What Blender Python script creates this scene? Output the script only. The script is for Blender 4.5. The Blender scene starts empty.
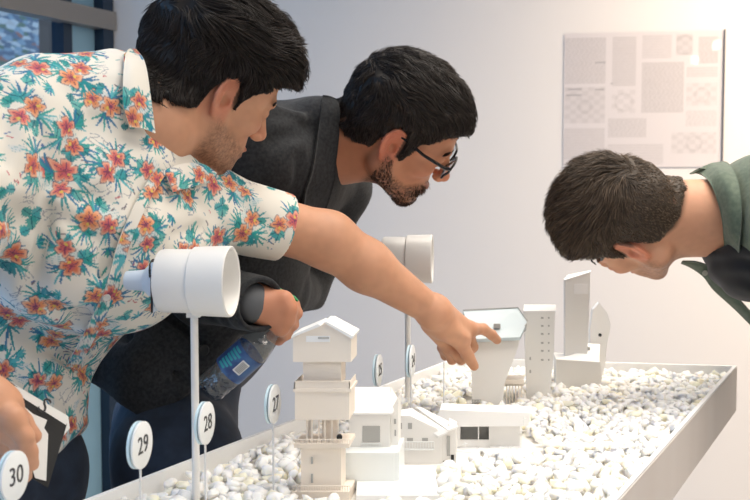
import bpy, bmesh, math, random
import numpy as np
from mathutils import Vector, Matrix
rnd = random.Random(7)
RS = np.random.RandomState(11)
SC = bpy.context.scene
COL = SC.collection
f32 = np.float32

# ---------------------------------------------------------------- camera
CAMZ = 1.38
FPX = 1000.0
PIT = math.atan(61.0 / FPX)
cam_d = bpy.data.cameras.new('camera'); cam = bpy.data.objects.new('camera', cam_d); COL.objects.link(cam)
cam_d.sensor_width = 36; cam_d.lens = 36 * FPX / 750
cam.location = (0, 0, CAMZ); cam.rotation_euler = (math.pi / 2 - PIT, 0, 0)
cam_d.clip_start = 0.02
cam_d.dof.use_dof = True; cam_d.dof.focus_distance = 1.5; cam_d.dof.aperture_fstop = 9.0
SC.camera = cam

def ray(px, py):
    u = (px - 375) / FPX; v = (250 - py) / FPX
    d = np.array([u, math.cos(PIT) + v * math.sin(PIT), -math.sin(PIT) + v * math.cos(PIT)])
    return d
def W(px, py, Y):
    """world point at depth Y (world y) seen in direction px,py"""
    d = ray(px, py); return np.array([0, 0, CAMZ]) + d * (Y / d[1])
def TZ(px, py, z):
    d = ray(px, py); return np.array([0, 0, CAMZ]) + d * ((z - CAMZ) / d[2])

def nrm(v):
    v = np.asarray(v, float); return v / np.linalg.norm(v)

# ---------------------------------------------------------------- objects
def link(name, me, mat=None, parent=None, smooth=True):
    o = bpy.data.objects.new(name, me); COL.objects.link(o)
    if mat is not None and len(me.materials) == 0:
        for m in (mat if isinstance(mat, (list, tuple)) else [mat]): me.materials.append(m)
    if parent is not None: o.parent = parent
    if smooth: me.polygons.foreach_set('use_smooth', [True] * len(me.polygons))
    return o
def tag(o, label=None, cat=None, group=None, kind=None):
    if label: o['label'] = label
    if cat: o['category'] = cat
    if group: o['group'] = group
    if kind: o['kind'] = kind
    return o
def empty(name, loc, label, cat, group=None, rz=0):
    o = bpy.data.objects.new(name, None); COL.objects.link(o); o.location = tuple(loc); o.rotation_euler = (0, 0, rz)
    o.empty_display_size = .05
    return tag(o, label, cat, group)
def reparent(o, p):
    """parent keeping world coordinates of mesh data (parts built in world space)"""
    o.parent = p
    M = Matrix.LocRotScale(p.location, p.rotation_euler, None)
    o.matrix_parent_inverse = M.inverted()
    return o

class MB:
    """collects shapes in one mesh"""
    def __init__(s): s.bm = bmesh.new()
    def box(s, c, h, R=None, bev=0, mi=0):
        r = bmesh.ops.create_cube(s.bm, size=2)
        M = Matrix.Translation(Vector(c)) @ (Matrix(R).to_4x4() if R is not None else Matrix.Identity(4)) @ Matrix.Diagonal((h[0], h[1], h[2], 1))
        bmesh.ops.transform(s.bm, matrix=M, verts=r['verts'])
        fs = set(f for v in r['verts'] for f in v.link_faces)
        for f in fs: f.material_index = mi
        if bev > 0:
            es = list(set(e for v in r['verts'] for e in v.link_edges))
            bmesh.ops.bevel(s.bm, geom=es, offset=bev, segments=2, affect='EDGES', profile=.5)
        return s
    def poly(s, pts, mi=0):
        f = s.bm.faces.new([s.bm.verts.new(tuple(p)) for p in pts]); f.material_index = mi; return s
    def prism(s, pts, ext, mi=0):
        """extrude polygon pts by vector ext"""
        ext = np.array(ext); a = [s.bm.verts.new(tuple(p)) for p in pts]; b = [s.bm.verts.new(tuple(np.array(p) + ext)) for p in pts]
        n = len(pts)
        fs = [s.bm.faces.new(a[::-1]), s.bm.faces.new(b)]
        for i in range(n): fs.append(s.bm.faces.new((a[i], a[(i + 1) % n], b[(i + 1) % n], b[i])))
        for f in fs: f.material_index = mi
        return s
    def tube(s, pts, r, n=10, cap=True, mi=0, closed=False):
        pts = [np.array(p, float) for p in pts]
        m = len(pts); rr = r if isinstance(r, (list, tuple)) else [r] * m
        up = None; rings = []
        for i, p in enumerate(pts):
            if closed: t = nrm(pts[(i + 1) % m] - pts[i - 1])
            else: t = nrm(pts[min(i + 1, m - 1)] - pts[max(i - 1, 0)])
            if up is None:
                up = np.array([0, 0, 1.]) if abs(t[2]) < .9 else np.array([1., 0, 0])
            x = nrm(np.cross(up, t)); y = np.cross(t, x); up = y
            rings.append([s.bm.verts.new(tuple(p + rr[i] * (math.cos(a) * x + math.sin(a) * y))) for a in [2 * math.pi * k / n for k in range(n)]])
        fs = []
        for i in range(m if closed else m - 1):
            A = rings[i]; B = rings[(i + 1) % m]
            for k in range(n): fs.append(s.bm.faces.new((A[k], A[(k + 1) % n], B[(k + 1) % n], B[k])))
        if cap and not closed:
            fs.append(s.bm.faces.new(rings[0][::-1])); fs.append(s.bm.faces.new(rings[-1]))
        for f in fs: f.material_index = mi
        return s
    def lathe(s, prof, o, axis, n=40, mi=0):
        """prof: list of (t along axis, radius) ; closed ends when radius 0"""
        o = np.array(o, float); ax = nrm(axis)
        t0 = np.array([0, 0, 1.]) if abs(ax[2]) < .9 else np.array([1., 0, 0])
        x = nrm(np.cross(t0, ax)); y = np.cross(ax, x); prev = None
        for (t, r) in prof:
            c = o + ax * t
            if r < 1e-6: ring = [s.bm.verts.new(tuple(c))]
            else: ring = [s.bm.verts.new(tuple(c + r * (math.cos(2 * math.pi * k / n) * x + math.sin(2 * math.pi * k / n) * y))) for k in range(n)]
            if prev is not None:
                for k in range(n):
                    k2 = (k + 1) % n
                    if len(prev) == 1 and len(ring) == 1: break
                    if len(prev) == 1: f = s.bm.faces.new((prev[0], ring[k2], ring[k]))
                    elif len(ring) == 1: f = s.bm.faces.new((prev[k], prev[k2], ring[0]))
                    else: f = s.bm.faces.new((prev[k], prev[k2], ring[k2], ring[k]))
                    f.material_index = mi
            prev = ring
        return s
    def build(s, name, mat, parent=None, smooth=False, keep=True, fix=True):
        if fix: bmesh.ops.recalc_face_normals(s.bm, faces=s.bm.faces)
        me = bpy.data.meshes.new(name); s.bm.to_mesh(me); s.bm.free()
        o = link(name, me, mat, None, smooth)
        if smooth:
            try: me.set_sharp_from_angle(angle=math.radians(35))
            except Exception: pass
        if parent is not None:
            if keep: reparent(o, parent)
            else: o.parent = parent
        return o

def text_mesh(body, size, M, name, mat, parent, depth=.0003):
    cu = bpy.data.curves.new('t', 'FONT'); cu.body = body; cu.size = size; cu.align_x = 'CENTER'; cu.align_y = 'CENTER'; cu.extrude = depth; cu.resolution_u = 3
    to = bpy.data.objects.new('t', cu); COL.objects.link(to)
    dg = bpy.context.evaluated_depsgraph_get()
    me = bpy.data.meshes.new_from_object(to.evaluated_get(dg)); bpy.data.objects.remove(to); bpy.data.curves.remove(cu)
    me.transform(M); me.name = name
    o = link(name, me, mat, None, False)
    if parent is not None: reparent(o, parent)
    return o

# ---------------------------------------------------------------- materials
def mat(name, col, rough=.6, **k):
    m = bpy.data.materials.new(name); m.use_nodes = True; nt = m.node_tree; b = nt.nodes['Principled BSDF']
    b.inputs['Base Color'].default_value = (*col, 1); b.inputs['Roughness'].default_value = rough
    for a, v in k.items():
        a = {'sss': 'Subsurface Weight', 'metal': 'Metallic', 'trans': 'Transmission Weight', 'ior': 'IOR', 'coat': 'Coat Weight', 'sheen': 'Sheen Weight', 'spec': 'Specular IOR Level', 'alpha': 'Alpha'}.get(a, a)
        b.inputs[a].default_value = v
    if 'sss' in k:
        b.inputs['Subsurface Radius'].default_value = k.get('Subsurface Radius', (1, .35, .2)); b.inputs['Subsurface Scale'].default_value = .008 if 'Subsurface Scale' not in k else k['Subsurface Scale']
    return m
def nd(m, t, **k):
    n = m.node_tree.nodes.new(t)
    for a, v in k.items():
        if a in n.inputs.keys(): n.inputs[a].default_value = v
        else: setattr(n, a, v)
    return n
def lk(m, a, b): m.node_tree.links.new(a, b)
def bsdf(m): return m.node_tree.nodes['Principled BSDF']
def attr_col(m, name='Col'):
    a = nd(m, 'ShaderNodeAttribute', attribute_name=name); lk(m, a.outputs['Color'], bsdf(m).inputs['Base Color']); return a
def vary(m, c1, c2, scale=4, detail=4, lo=.35, hi=.65, stretch=None):
    tc = nd(m, 'ShaderNodeTexCoord'); n = nd(m, 'ShaderNodeTexNoise', Scale=scale, Detail=detail); r = nd(m, 'ShaderNodeValToRGB')
    if stretch:
        mp = nd(m, 'ShaderNodeMapping'); mp.inputs['Scale'].default_value = stretch; lk(m, tc.outputs['Object'], mp.inputs['Vector']); lk(m, mp.outputs['Vector'], n.inputs['Vector'])
    else: lk(m, tc.outputs['Object'], n.inputs['Vector'])
    r.color_ramp.elements[0].position = lo; r.color_ramp.elements[1].position = hi
    r.color_ramp.elements[0].color = (*c1, 1); r.color_ramp.elements[1].color = (*c2, 1)
    lk(m, n.outputs['Fac'], r.inputs['Fac']); lk(m, r.outputs['Color'], bsdf(m).inputs['Base Color']); return r
def bump(m, scale=200, strength=.2, dist=.001, kind='noise', stretch=None, detail=4):
    tc = nd(m, 'ShaderNodeTexCoord'); n = nd(m, 'ShaderNodeTexNoise', Scale=scale, Detail=detail) if kind == 'noise' else nd(m, 'ShaderNodeTexVoronoi', Scale=scale)
    v = tc.outputs['Object']
    if stretch:
        mp = nd(m, 'ShaderNodeMapping'); mp.inputs['Scale'].default_value = stretch; lk(m, v, mp.inputs['Vector']); v = mp.outputs['Vector']
    lk(m, v, n.inputs['Vector']); b = nd(m, 'ShaderNodeBump', Strength=strength, Distance=dist)
    lk(m, n.outputs[0], b.inputs['Height']); lk(m, b.outputs['Normal'], bsdf(m).inputs['Normal'])

# ---------------------------------------------------------------- noise
def vnoise(P, seed=0):
    P = np.asarray(P); i = np.floor(P).astype(np.int64); f = P - i; f = f * f * (3 - 2 * f)
    def h(a, b, c):
        n = (a * 73856093) ^ (b * 19349663) ^ (c * 83492791) ^ (seed * 2654435761)
        n = (n ^ (n >> 13)) * 1274126177 & 0x7fffffff; n = n ^ (n >> 16)
        return (n & 0xffff) / 32767.5 - 1
    x, y, z = i[..., 0], i[..., 1], i[..., 2]; u, v, w = f[..., 0], f[..., 1], f[..., 2]
    r = 0
    for dx in (0, 1):
        for dy in (0, 1):
            for dz in (0, 1):
                r = r + h(x + dx, y + dy, z + dz) * (u if dx else 1 - u) * (v if dy else 1 - v) * (w if dz else 1 - w)
    return r
def sstep(a, b, x):
    t = np.clip((x - a) / (b - a), 0, 1); return t * t * (3 - 2 * t)

# ---------------------------------------------------------------- SDF
class Frame:
    def __init__(s, o, f, u, sc=1.0):
        s.o = np.array(o, float); f = nrm(f); u = np.array(u, float); u = nrm(u - f * np.dot(u, f)); l = np.cross(u, f)
        s.R = np.array([f, l, u]).T; s.s = sc
    def pt(s, p): return s.o + s.R @ (np.array(p, float) * s.s)
    def vec(s, v): return s.R @ np.array(v, float)
    def loc(s, P): return ((P - s.o) @ s.R) / s.s
I3 = np.eye(3)
def smin(a, b, k):
    if k <= 0: return np.minimum(a, b)
    h = np.clip(.5 + .5 * (b - a) / k, 0, 1); return b * (1 - h) + a * h - k * h * (1 - h)
class RC:
    def __init__(s, a, b, ra, rb=None, k=.01, op='u'): s.a = np.array(a, float); s.b = np.array(b, float); s.ra = ra; s.rb = ra if rb is None else rb; s.k = k; s.op = op
    def ev(s, P):
        ab = s.b - s.a; L = max(ab @ ab, 1e-12); t = np.clip(((P - s.a) @ ab) / L, 0, 1)
        q = P - s.a - t[:, None] * ab
        return np.sqrt(np.einsum('ij,ij->i', q, q)) - (s.ra + t * (s.rb - s.ra))
class EL:
    def __init__(s, c, r, R=I3, k=.01, op='u'): s.c = np.array(c, float); s.r = np.array(r, float); s.R = R; s.k = k; s.op = op
    def ev(s, P):
        q = (P - s.c) @ s.R; a = q / s.r; b = a / s.r
        k0 = np.sqrt(np.einsum('ij,ij->i', a, a)); k1 = np.sqrt(np.einsum('ij,ij->i', b, b)) + 1e-9
        return np.where(k0 < .05, -s.r.min(), k0 * (k0 - 1) / k1)
class BX:
    def __init__(s, c, h, R=I3, rd=.003, k=.005, op='u'): s.c = np.array(c, float); s.h = np.array(h, float); s.R = R; s.rd = rd; s.k = k; s.op = op
    def ev(s, P):
        q = np.abs((P - s.c) @ s.R) - (s.h - s.rd); o = np.maximum(q, 0)
        return np.sqrt((o * o).sum(1)) + np.minimum(q.max(1), 0) - s.rd
class PL:
    """half space: negative on the side opposite n"""
    def __init__(s, p, n, k=.003, op='s'): s.p = np.array(p, float); s.n = nrm(n); s.k = k; s.op = op
    def ev(s, P): return (P - s.p) @ s.n
class FN:
    def __init__(s, fn, k=.005, op='u'): s.fn = fn; s.k = k; s.op = op
    def ev(s, P): return s.fn(P)
class SDF:
    def __init__(s, prims=(), k=.01, op='u', post=None): s.p = list(prims); s.k = k; s.op = op; s.post = post
    def add(s, *ps): s.p += ps; return s
    def ev(s, P, sel=None):
        d = np.full(len(P), 10.0)
        for i, p in enumerate(s.p):
            if sel is not None and not sel[i]: continue
            e = p.ev(P)
            if p.op == 'u': d = smin(d, e, p.k)
            elif p.op == 's': d = -smin(-d, e, p.k)
            elif p.op == 'i': d = -smin(-d, -e, p.k)
        if s.post: d = s.post(P, d)
        return d
    def grad(s, P, e=.0015):
        g = np.stack([s.ev(P + np.eye(3)[i] * e) - s.ev(P - np.eye(3)[i] * e) for i in range(3)], 1)
        return g / (np.linalg.norm(g, axis=1)[:, None] + 1e-9)
    def hit(s, px, py, off=0., y0=.6, y1=3.2):
        """first surface point on the camera ray, moved off metres along the normal"""
        d = nrm(ray(px, py)); t = y0; best = (9, t)
        o = np.array([0, 0, CAMZ])
        for _ in range(300):
            v = s.ev((o + d * t)[None])[0]
            if v < best[0]: best = (v, t)
            if v < .0004: break
            t += max(v * .7, .0004)
            if t > y1: t = best[1]; break
        p = (o + d * t)[None]
        for _ in range(4): p = p - s.grad(p) * s.ev(p)[:, None]
        return p[0] + s.grad(p)[0] * off
def mesh_sdf(name, sdf, lo, hi, h, B=16):
    lo = np.array(lo, float); hi = np.array(hi, float)
    nb = np.ceil((hi - lo) / (h * B)).astype(int); n = nb * B
    G = np.empty(n + 1, f32)
    bx = np.stack(np.meshgrid(*[np.arange(k) for k in nb], indexing='ij'), -1).reshape(-1, 3)
    cen = lo + (bx + .5) * (B * h); br = B * h * .5 * math.sqrt(3)
    dc = sdf.ev(cen); pd = [p.ev(cen) for p in sdf.p]
    ofs = np.stack(np.meshgrid(*[np.arange(B + 1)] * 3, indexing='ij'), -1).reshape(-1, 3) * h
    for i, b in enumerate(bx):
        sl = tuple(slice(b[j] * B, b[j] * B + B + 1) for j in range(3))
        if abs(dc[i]) > br * 1.35 + .012: G[sl] = 1 if dc[i] > 0 else -1
    for i, b in enumerate(bx):
        if abs(dc[i]) <= br * 1.35 + .012:
            sl = tuple(slice(b[j] * B, b[j] * B + B + 1) for j in range(3))
            sel = [(isinstance(p, (FN, SDF, PL)) or p.op == 'i' or pd[j][i] < br * 1.6 + p.k + .01) for j, p in enumerate(sdf.p)]
            G[sl] = sdf.ev(lo + b * (B * h) + ofs, sel).reshape((B + 1,) * 3)
    ins = G < 0
    c = ins[:-1, :-1, :-1].astype(np.int8)
    for dx in (0, 1):
        for dy in (0, 1):
            for dz in (0, 1):
                if dx + dy + dz: c = c + ins[dx:n[0] + dx, dy:n[1] + dy, dz:n[2] + dz]
    act = np.argwhere((c > 0) & (c < 8)); del c
    idx = -np.ones(n, np.int32); idx[tuple(act.T)] = np.arange(len(act))
    corners = [(a, b_, c_) for a in (0, 1) for b_ in (0, 1) for c_ in (0, 1)]
    val = np.stack([G[act[:, 0] + a, act[:, 1] + b_, act[:, 2] + c_] for a, b_, c_ in corners], 1)
    acc = np.zeros((len(act), 3)); cnt = np.zeros(len(act))
    ca = np.array(corners)
    for i in range(8):
        for j in range(i + 1, 8):
            if np.abs(ca[i] - ca[j]).sum() == 1:
                m = (val[:, i] < 0) != (val[:, j] < 0)
                t = val[:, i] / (val[:, i] - val[:, j] + 1e-12); t = np.clip(t, 0, 1)
                pnt = ca[i] + t[:, None] * (ca[j] - ca[i]); acc[m] += pnt[m]; cnt[m] += 1
    V = lo + (act + acc / cnt[:, None]) * h
    Q = []
    for ax in range(3):
        a, b_ = (ax + 1) % 3, (ax + 2) % 3
        s0 = [slice(0, n[j]) for j in range(3)]; s1 = list(s0); s0[ax] = slice(0, n[ax]); s1[ax] = slice(1, n[ax] + 1)
        A = ins[tuple(s0)]; Bm = ins[tuple(s1)]
        e = np.argwhere(A != Bm); e = e[(e[:, a] > 0) & (e[:, b_] > 0)]
        if not len(e): continue
        ua = np.zeros(3, int); ua[a] = 1; ub = np.zeros(3, int); ub[b_] = 1
        q = np.stack([idx[tuple((e).T)], idx[tuple((e - ua).T)], idx[tuple((e - ua - ub).T)], idx[tuple((e - ub).T)]], 1)
        fl = ~A[tuple(e.T)]; q[fl] = q[fl][:, ::-1]; Q.append(q)
    Q = np.concatenate(Q); Q = Q[(Q >= 0).all(1)]
    return V, Q
def np_mesh(name, V, Q, smooth=True):
    me = bpy.data.meshes.new(name); k = Q.shape[1]
    me.vertices.add(len(V)); me.vertices.foreach_set('co', V.astype(f32).ravel())
    me.loops.add(len(Q) * k); me.loops.foreach_set('vertex_index', Q.astype(np.int32).ravel())
    me.polygons.add(len(Q)); me.polygons.foreach_set('loop_start', np.arange(0, len(Q) * k, k, dtype=np.int32))
    try: me.polygons.foreach_set('loop_total', np.full(len(Q), k, np.int32))
    except Exception: pass
    me.update(calc_edges=True); me.validate()
    if smooth: me.polygons.foreach_set('use_smooth', np.ones(len(me.polygons), bool))
    return me
def set_col(me, C, name='Col'):
    a = me.color_attributes.new(name, 'FLOAT_COLOR', 'POINT')
    C4 = np.ones((len(C), 4), f32); C4[:, :3] = C; a.data.foreach_set('color', C4.ravel())
def subdiv(V, Q):
    """one linear subdivision of a quad mesh"""
    E = np.concatenate([Q[:, [i, (i + 1) % 4]] for i in range(4)]); E.sort(axis=1)
    key = E[:, 0].astype(np.int64) * len(V) + E[:, 1]; uk, inv = np.unique(key, return_inverse=True)
    ev = np.stack([uk // len(V), uk % len(V)], 1); EM = (V[ev[:, 0]] + V[ev[:, 1]]) / 2; FM = V[Q].mean(1)
    nv = len(V); ne = len(EM); nq = len(Q); ei = inv.reshape(4, nq).T + nv; fi = np.arange(nq) + nv + ne
    out = [np.stack([Q[:, i], ei[:, i], fi, ei[:, (i + 3) % 4]], 1) for i in range(4)]
    return np.concatenate([V, EM, FM]), np.concatenate(out)
def vnormals(V, Q):
    n = np.cross(V[Q[:, 2]] - V[Q[:, 0]], V[Q[:, 3]] - V[Q[:, 1]]); N = np.zeros_like(V)
    for i in range(Q.shape[1]):
        for c in range(3): N[:, c] += np.bincount(Q[:, i], n[:, c], len(V))
    return N / (np.linalg.norm(N, axis=1)[:, None] + 1e-12)
def catmull(P, m):
    """P (n,...)-> resampled m along axis 0"""
    P = np.asarray(P, float); n = len(P); t = np.linspace(0, n - 1, m); i = np.clip(t.astype(int), 0, n - 2); f = (t - i).reshape((-1,) + (1,) * (P.ndim - 1))
    g = lambda j: P[np.clip(j, 0, n - 1)]
    p0 = np.where((i == 0).reshape(f.shape), 2 * g(i) - g(i + 1), g(i - 1)); p3 = np.where((i == n - 2).reshape(f.shape), 2 * g(i + 1) - g(i), g(i + 2))
    p1 = g(i); p2 = g(i + 1)
    return .5 * ((2 * p1) + (-p0 + p2) * f + (2 * p0 - 5 * p1 + 4 * p2 - p3) * f ** 2 + (-p0 + 3 * p1 - 3 * p2 + p3) * f ** 3)
def sheet(rows, th=.0018, nu=20, nv=10, snap=None, off=0.):
    """solid cloth sheet through a grid of control points; snap: SDF the sheet is pulled out of"""
    G = catmull(rows, nv); G = catmull(G.transpose(1, 0, 2), nu)   # nu x nv
    P = G.reshape(-1, 3)
    if snap is not None:
        for _ in range(3):
            d = snap.ev(P); g = snap.grad(P); m = d < off; P = P + g * np.where(m, off - d, 0)[:, None]
        G = P.reshape(G.shape)
    du = np.gradient(G, axis=0); dv = np.gradient(G, axis=1); N = np.cross(du, dv); N /= np.linalg.norm(N, axis=2)[..., None] + 1e-12
    A = (G + N * th / 2).reshape(-1, 3); Bq = (G - N * th / 2).reshape(-1, 3); n = nu * nv
    V = np.concatenate([A, Bq]); i, j = np.meshgrid(np.arange(nu - 1), np.arange(nv - 1), indexing='ij'); i = i.ravel(); j = j.ravel()
    a = i * nv + j; q = np.stack([a, a + nv, a + nv + 1, a + 1], 1); Q = [q, q[:, ::-1] + n]
    def rim(l):
        l = np.array(l); return np.stack([l[:-1], l[:-1] + n, l[1:] + n, l[1:]], 1)
    b = [k for k in range(nv)] ; r = [k * nv + nv - 1 for k in range(nu)]; t = [(nu - 1) * nv + k for k in range(nv)][::-1]; l = [k * nv for k in range(nu)][::-1]
    Q.append(rim(b + r[1:] + t[1:] + l[1:]))
    return V, np.concatenate(Q)
# ================================================================ people helpers
def head_prims(F, jaw=1.0, nose=1.0, brow=1.0):
    s = F.s
    E = lambda c, r, k=.012, op='u', R=None: EL(F.pt(c), np.array(r) * s, F.R if R is None else R, k * s, op)
    C = lambda a, b, ra, rb=None, k=.012, op='u': RC(F.pt(a), F.pt(b), ra * s, (ra if rb is None else rb) * s, k * s, op)
    L = [E((-.010, 0, .036), (.097, .075, .086), .0), E((-.035, 0, .012), (.068, .066, .070), .03), E((.040, 0, .040), (.052, .060, .060), .03),
         E((.030, 0, -.030), (.060, .057, .070), .03)]
    for g in (1, -1):
        L += [C((.004, g * .053 * jaw, -.058), (.074, g * .014, -.101), .019, .016, .022), C((-.002, g * .060, -.015), (.004, g * .053 * jaw, -.058), .018, .019, .02),
              E((.062, g * .040, -.022), (.026, .021, .019), .018)]
    L += [E((.080, 0, -.099), (.019, .023, .018), .014), E((.072, 0, -.066), (.030, .036, .034), .02),
          C((.088, -.028, .020), (.088, .028, .020), .0115 * brow, None, .014)]
    for g in (1, -1):
        L += [E((.103, g * .033, .001), (.014, .017, .0105), .010, 's'), E((.0825, g * .031, .001), (.0135, .015, .0135), .004),
              E((.0955, g * .031, -.0005), (.0065, .0125, .0032), .0012, 's')]
    L += [C((.094, 0, .012), (.1185 * (.5 + .5 * nose), 0, -.028), .0070, .0095, .010), E((.1165, 0, -.032), (.0115, .0105, .009), .007)]
    for g in (1, -1):
        L += [E((.108, g * .0115, -.036), (.0105, .0065, .0072), .005), E((.1105, g * .0065, -.0435), (.005, .0032, .004), .002, 's')]
    L += [E((.0985, 0, -.0625), (.0095, .022, .0052), .004), E((.0965, 0, -.0745), (.0100, .0195, .0062), .004),
          C((.106, -.019, -.0685), (.106, .019, -.0685), .0022, None, .003, 's'), E((.104, 0, -.087), (.010, .018, .0055), .006, 's')]
    for g in (1, -1):
        fe = Frame(F.pt((-.008, g * .0765, -.004)), F.vec((.93, -g * .36, 0)), F.vec((-.2, 0, .98)), s)
        EE = lambda c, r, k=.004, op='u': EL(fe.pt(c), np.array(r) * s, fe.R, k * s, op)
        L.append(EE((0, 0, 0), (.0175, .0048, .029), .006)); L.append(EE((.001, g * .0072, -.002), (.0138, .0075, .0225), .002, 's'))
        pts = [(.017, .001, -.004), (.019, .002, .012), (.013, .004, .025), (.001, .005, .0305), (-.011, .005, .026), (-.0178, .005, .012), (-.0178, .004, -.002), (-.0135, .003, -.016), (-.006, .002, -.025)]
        for i in range(len(pts) - 1):
            a, b = pts[i], pts[i + 1]; L.append(RC(fe.pt((a[0], g * a[1], a[2])), fe.pt((b[0], g * b[1], b[2])), .0037 * s, .0037 * s, .002 * s))
        ah = [(.004, .003, .016), (-.007, .004, .011), (-.010, .004, -.001), (-.006, .004, -.013)]
        for i in range(3):
            a, b = ah[i], ah[i + 1]; L.append(RC(fe.pt((a[0], g * a[1], a[2])), fe.pt((b[0], g * b[1], b[2])), .0026 * s, .0026 * s, .003 * s))
        L.append(EE((-.001, g * .0015, -.027), (.0085, .0046, .0085), .004)); L.append(EE((.0145, g * .003, -.007), (.0045, .0045, .0055), .003))
        L.append(EE((.006, g * .0035, -.006), (.0068, .0095, .0095), .002, 's'))
    return L

def hair_sdf(F, gx, gz, thick, k=.006, extra=(), noise=(.004, 70, .0), neck=None, nth=.004, xmin=-9):
    base = [EL((-.010, 0, .036), (.097, .075, .086), I3, 0), EL((-.035, 0, .012), (.068, .066, .070), I3, .03), EL((.040, 0, .040), (.052, .060, .060), I3, .03), EL((.0, 0, -.02), (.062, .066, .07), I3, .03)] + list(extra)
    cr = SDF(base)
    ears = [EL((-.004, g * .084, -.006), (.022, .020, .031), I3) for g in (1, -1)]
    def fn(P):
        L = F.loc(P); d = cr.ev(L) - thick(L)
        if neck is not None: d = smin(d, neck.ev(P) / F.s - nth, .006)
        g = np.interp(L[:, 0], gx, gz) + .004 * vnoise(L * 90, 3)
        d = -smin(-d, -(g - L[:, 2]) * .8, .010)
        d = -smin(-d, -(xmin - L[:, 0]), .006)
        for e in ears: d = -smin(-d, e.ev(L), .004)
        a, fq, _ = noise
        d = d + a * vnoise(L * np.array([fq * .5, fq, fq * .7]), 5) + a * .5 * vnoise(L * fq * 1.9, 6)
        return d * F.s
    return SDF([FN(fn)])

def strands(name, hs, F, V, n, flow, length, rad, lift, parent, mat_, seed=1, keep=None, shade=None, cols=(.6, 1.5)):
    rs = np.random.RandomState(seed)
    ii = rs.randint(0, len(V), n * 3); P = V[ii] + rs.normal(0, .0008, (len(ii), 3)); L = F.loc(P)
    if keep is not None: m = keep(L, rs); P = P[m]; L = L[m]
    P = P[:n]; L = L[:n]; n = len(P)
    ln = length(L) * rs.uniform(.6, 1.3, n); K = 6; pts = [P - hs.grad(P) * .002]
    D = None; li = lift(L, rs)
    for k_ in range(1, K):
        L = F.loc(P); v = flow(L, rs if k_ == 1 else None); v = v @ F.R.T
        if D is not None: v = D * .55 + v * .45
        g = hs.grad(P); v = v - g * (np.einsum('ij,ij->i', v, g))[:, None]; v /= np.linalg.norm(v, axis=1)[:, None] + 1e-9; D = v
        P = P + v * (ln / (K - 1))[:, None]; d = hs.ev(P); g = hs.grad(P)
        tgt = li * (k_ / (K - 1)) ** 1.5 + .0006
        P = P + g * np.clip(tgt - d, -.012, .008)[:, None]; pts.append(P)
    pts = np.stack(pts, 1); m = 3; T = np.gradient(pts, axis=1); T /= np.linalg.norm(T, axis=2)[..., None] + 1e-9
    G = hs.grad(pts.reshape(-1, 3)).reshape(pts.shape); S = np.cross(T, G); S /= np.linalg.norm(S, axis=2)[..., None] + 1e-9; U = np.cross(S, T)
    w = rad * np.array([.8, 1, 1, .9, .65, .12])[None, :, None] * rs.uniform(.6, 1.3, (n, 1, 1))
    ring = [pts + w * (math.cos(a) * S * 1.2 + math.sin(a) * U * .7) for a in (math.pi / 2, math.pi / 2 + 2.094, math.pi / 2 + 4.189)]
    X = np.stack(ring, 2).reshape(n, K * m, 3); VV = X.reshape(-1, 3); q = []
    for k_ in range(K - 1):
        for j in range(m): q.append((k_ * m + j, k_ * m + (j + 1) % m, (k_ + 1) * m + (j + 1) % m, (k_ + 1) * m + j))
    q = np.array(q); Q = (q[None] + (np.arange(n) * K * m)[:, None, None]).reshape(-1, 4)
    me = np_mesh(name, VV, Q); c = rs.uniform(cols[0], cols[1], n)
    if shade is not None: c = c * shade(F.loc(pts[:, 0]), rs)
    set_col(me, np.repeat(c, K * m)[:, None] * np.ones(3)); o = link(name, me, mat_); reparent(o, parent); return o

def hair_mat(name, col, rough=.48):
    m = mat(name, col, rough, spec=.3); a = nd(m, 'ShaderNodeAttribute', attribute_name='Col'); mx = nd(m, 'ShaderNodeVectorMath', operation='MULTIPLY'); mx.inputs[1].default_value = col
    lk(m, a.outputs['Vector'], mx.inputs[0]); lk(m, mx.outputs[0], bsdf(m).inputs['Base Color']); return m

M_SKIN = mat('skin', (.6, .34, .22), .5, sss=.12, spec=.35); attr_col(M_SKIN); bump(M_SKIN, 900, .12, .0006)
M_EYE = mat('eye_white', (.75, .72, .68), .15); M_IRIS = mat('iris', (.05, .03, .02), .1)
def lipmask(L): return sstep(.0165, .011, np.abs(L[:, 2] + .0685)) * sstep(.026, .018, np.abs(L[:, 1])) * sstep(.088, .096, L[:, 0])
def skin_paint(V, F, base, red=(.62, .20, .13), beard=None, scalp=None, hands=()):
    base = np.array(base); n = len(V); C = np.ones((n, 3)) * base
    C *= (1 + .05 * vnoise(V * 25, 1) + .05 * vnoise(V * 120, 2))[:, None]
    L = F.loc(V); head = np.linalg.norm(L - np.array([.02, 0, 0]), axis=1) < .19
    def mixc(m, c, a=1.):
        nonlocal C
        m = (m * a * head)[:, None]; C = C * (1 - m) + np.array(c) * m
    ear = sstep(.068, .078, np.abs(L[:, 1])) * sstep(.03, .02, np.abs(L[:, 0] + .008)) * sstep(.05, .03, np.abs(L[:, 2]))
    mixc(ear, red, .55)
    mixc(sstep(.022, .008, np.linalg.norm(L - np.array([.115, 0, -.032]), axis=1)), red, .35)
    for g in (1, -1): mixc(sstep(.032, .012, np.linalg.norm(L - np.array([.075, g * .042, -.028]), axis=1)), red, .22)
    mixc(lipmask(L), (.45, .15, .11), .7)
    if beard is not None:
        m, col, a = beard(L); sp = .5 + .5 * vnoise(V * 420, 9) + .35 * vnoise(V * 800, 4); m = m * np.clip(sp * 1.2, 0, 1) * a + m * a * .25; mixc(np.clip(m, 0, 1), col)
    if scalp is not None: mixc(scalp(L), *scalp.col)  # dark hair roots and the hairline shadow, both painted into the skin colour
    for (p, r, c, a) in hands:
        m = (sstep(r, r * .3, np.linalg.norm(V - p, axis=1)) * a)[:, None]; C = C * (1 - m) + np.array(c) * m
    return C
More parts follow.
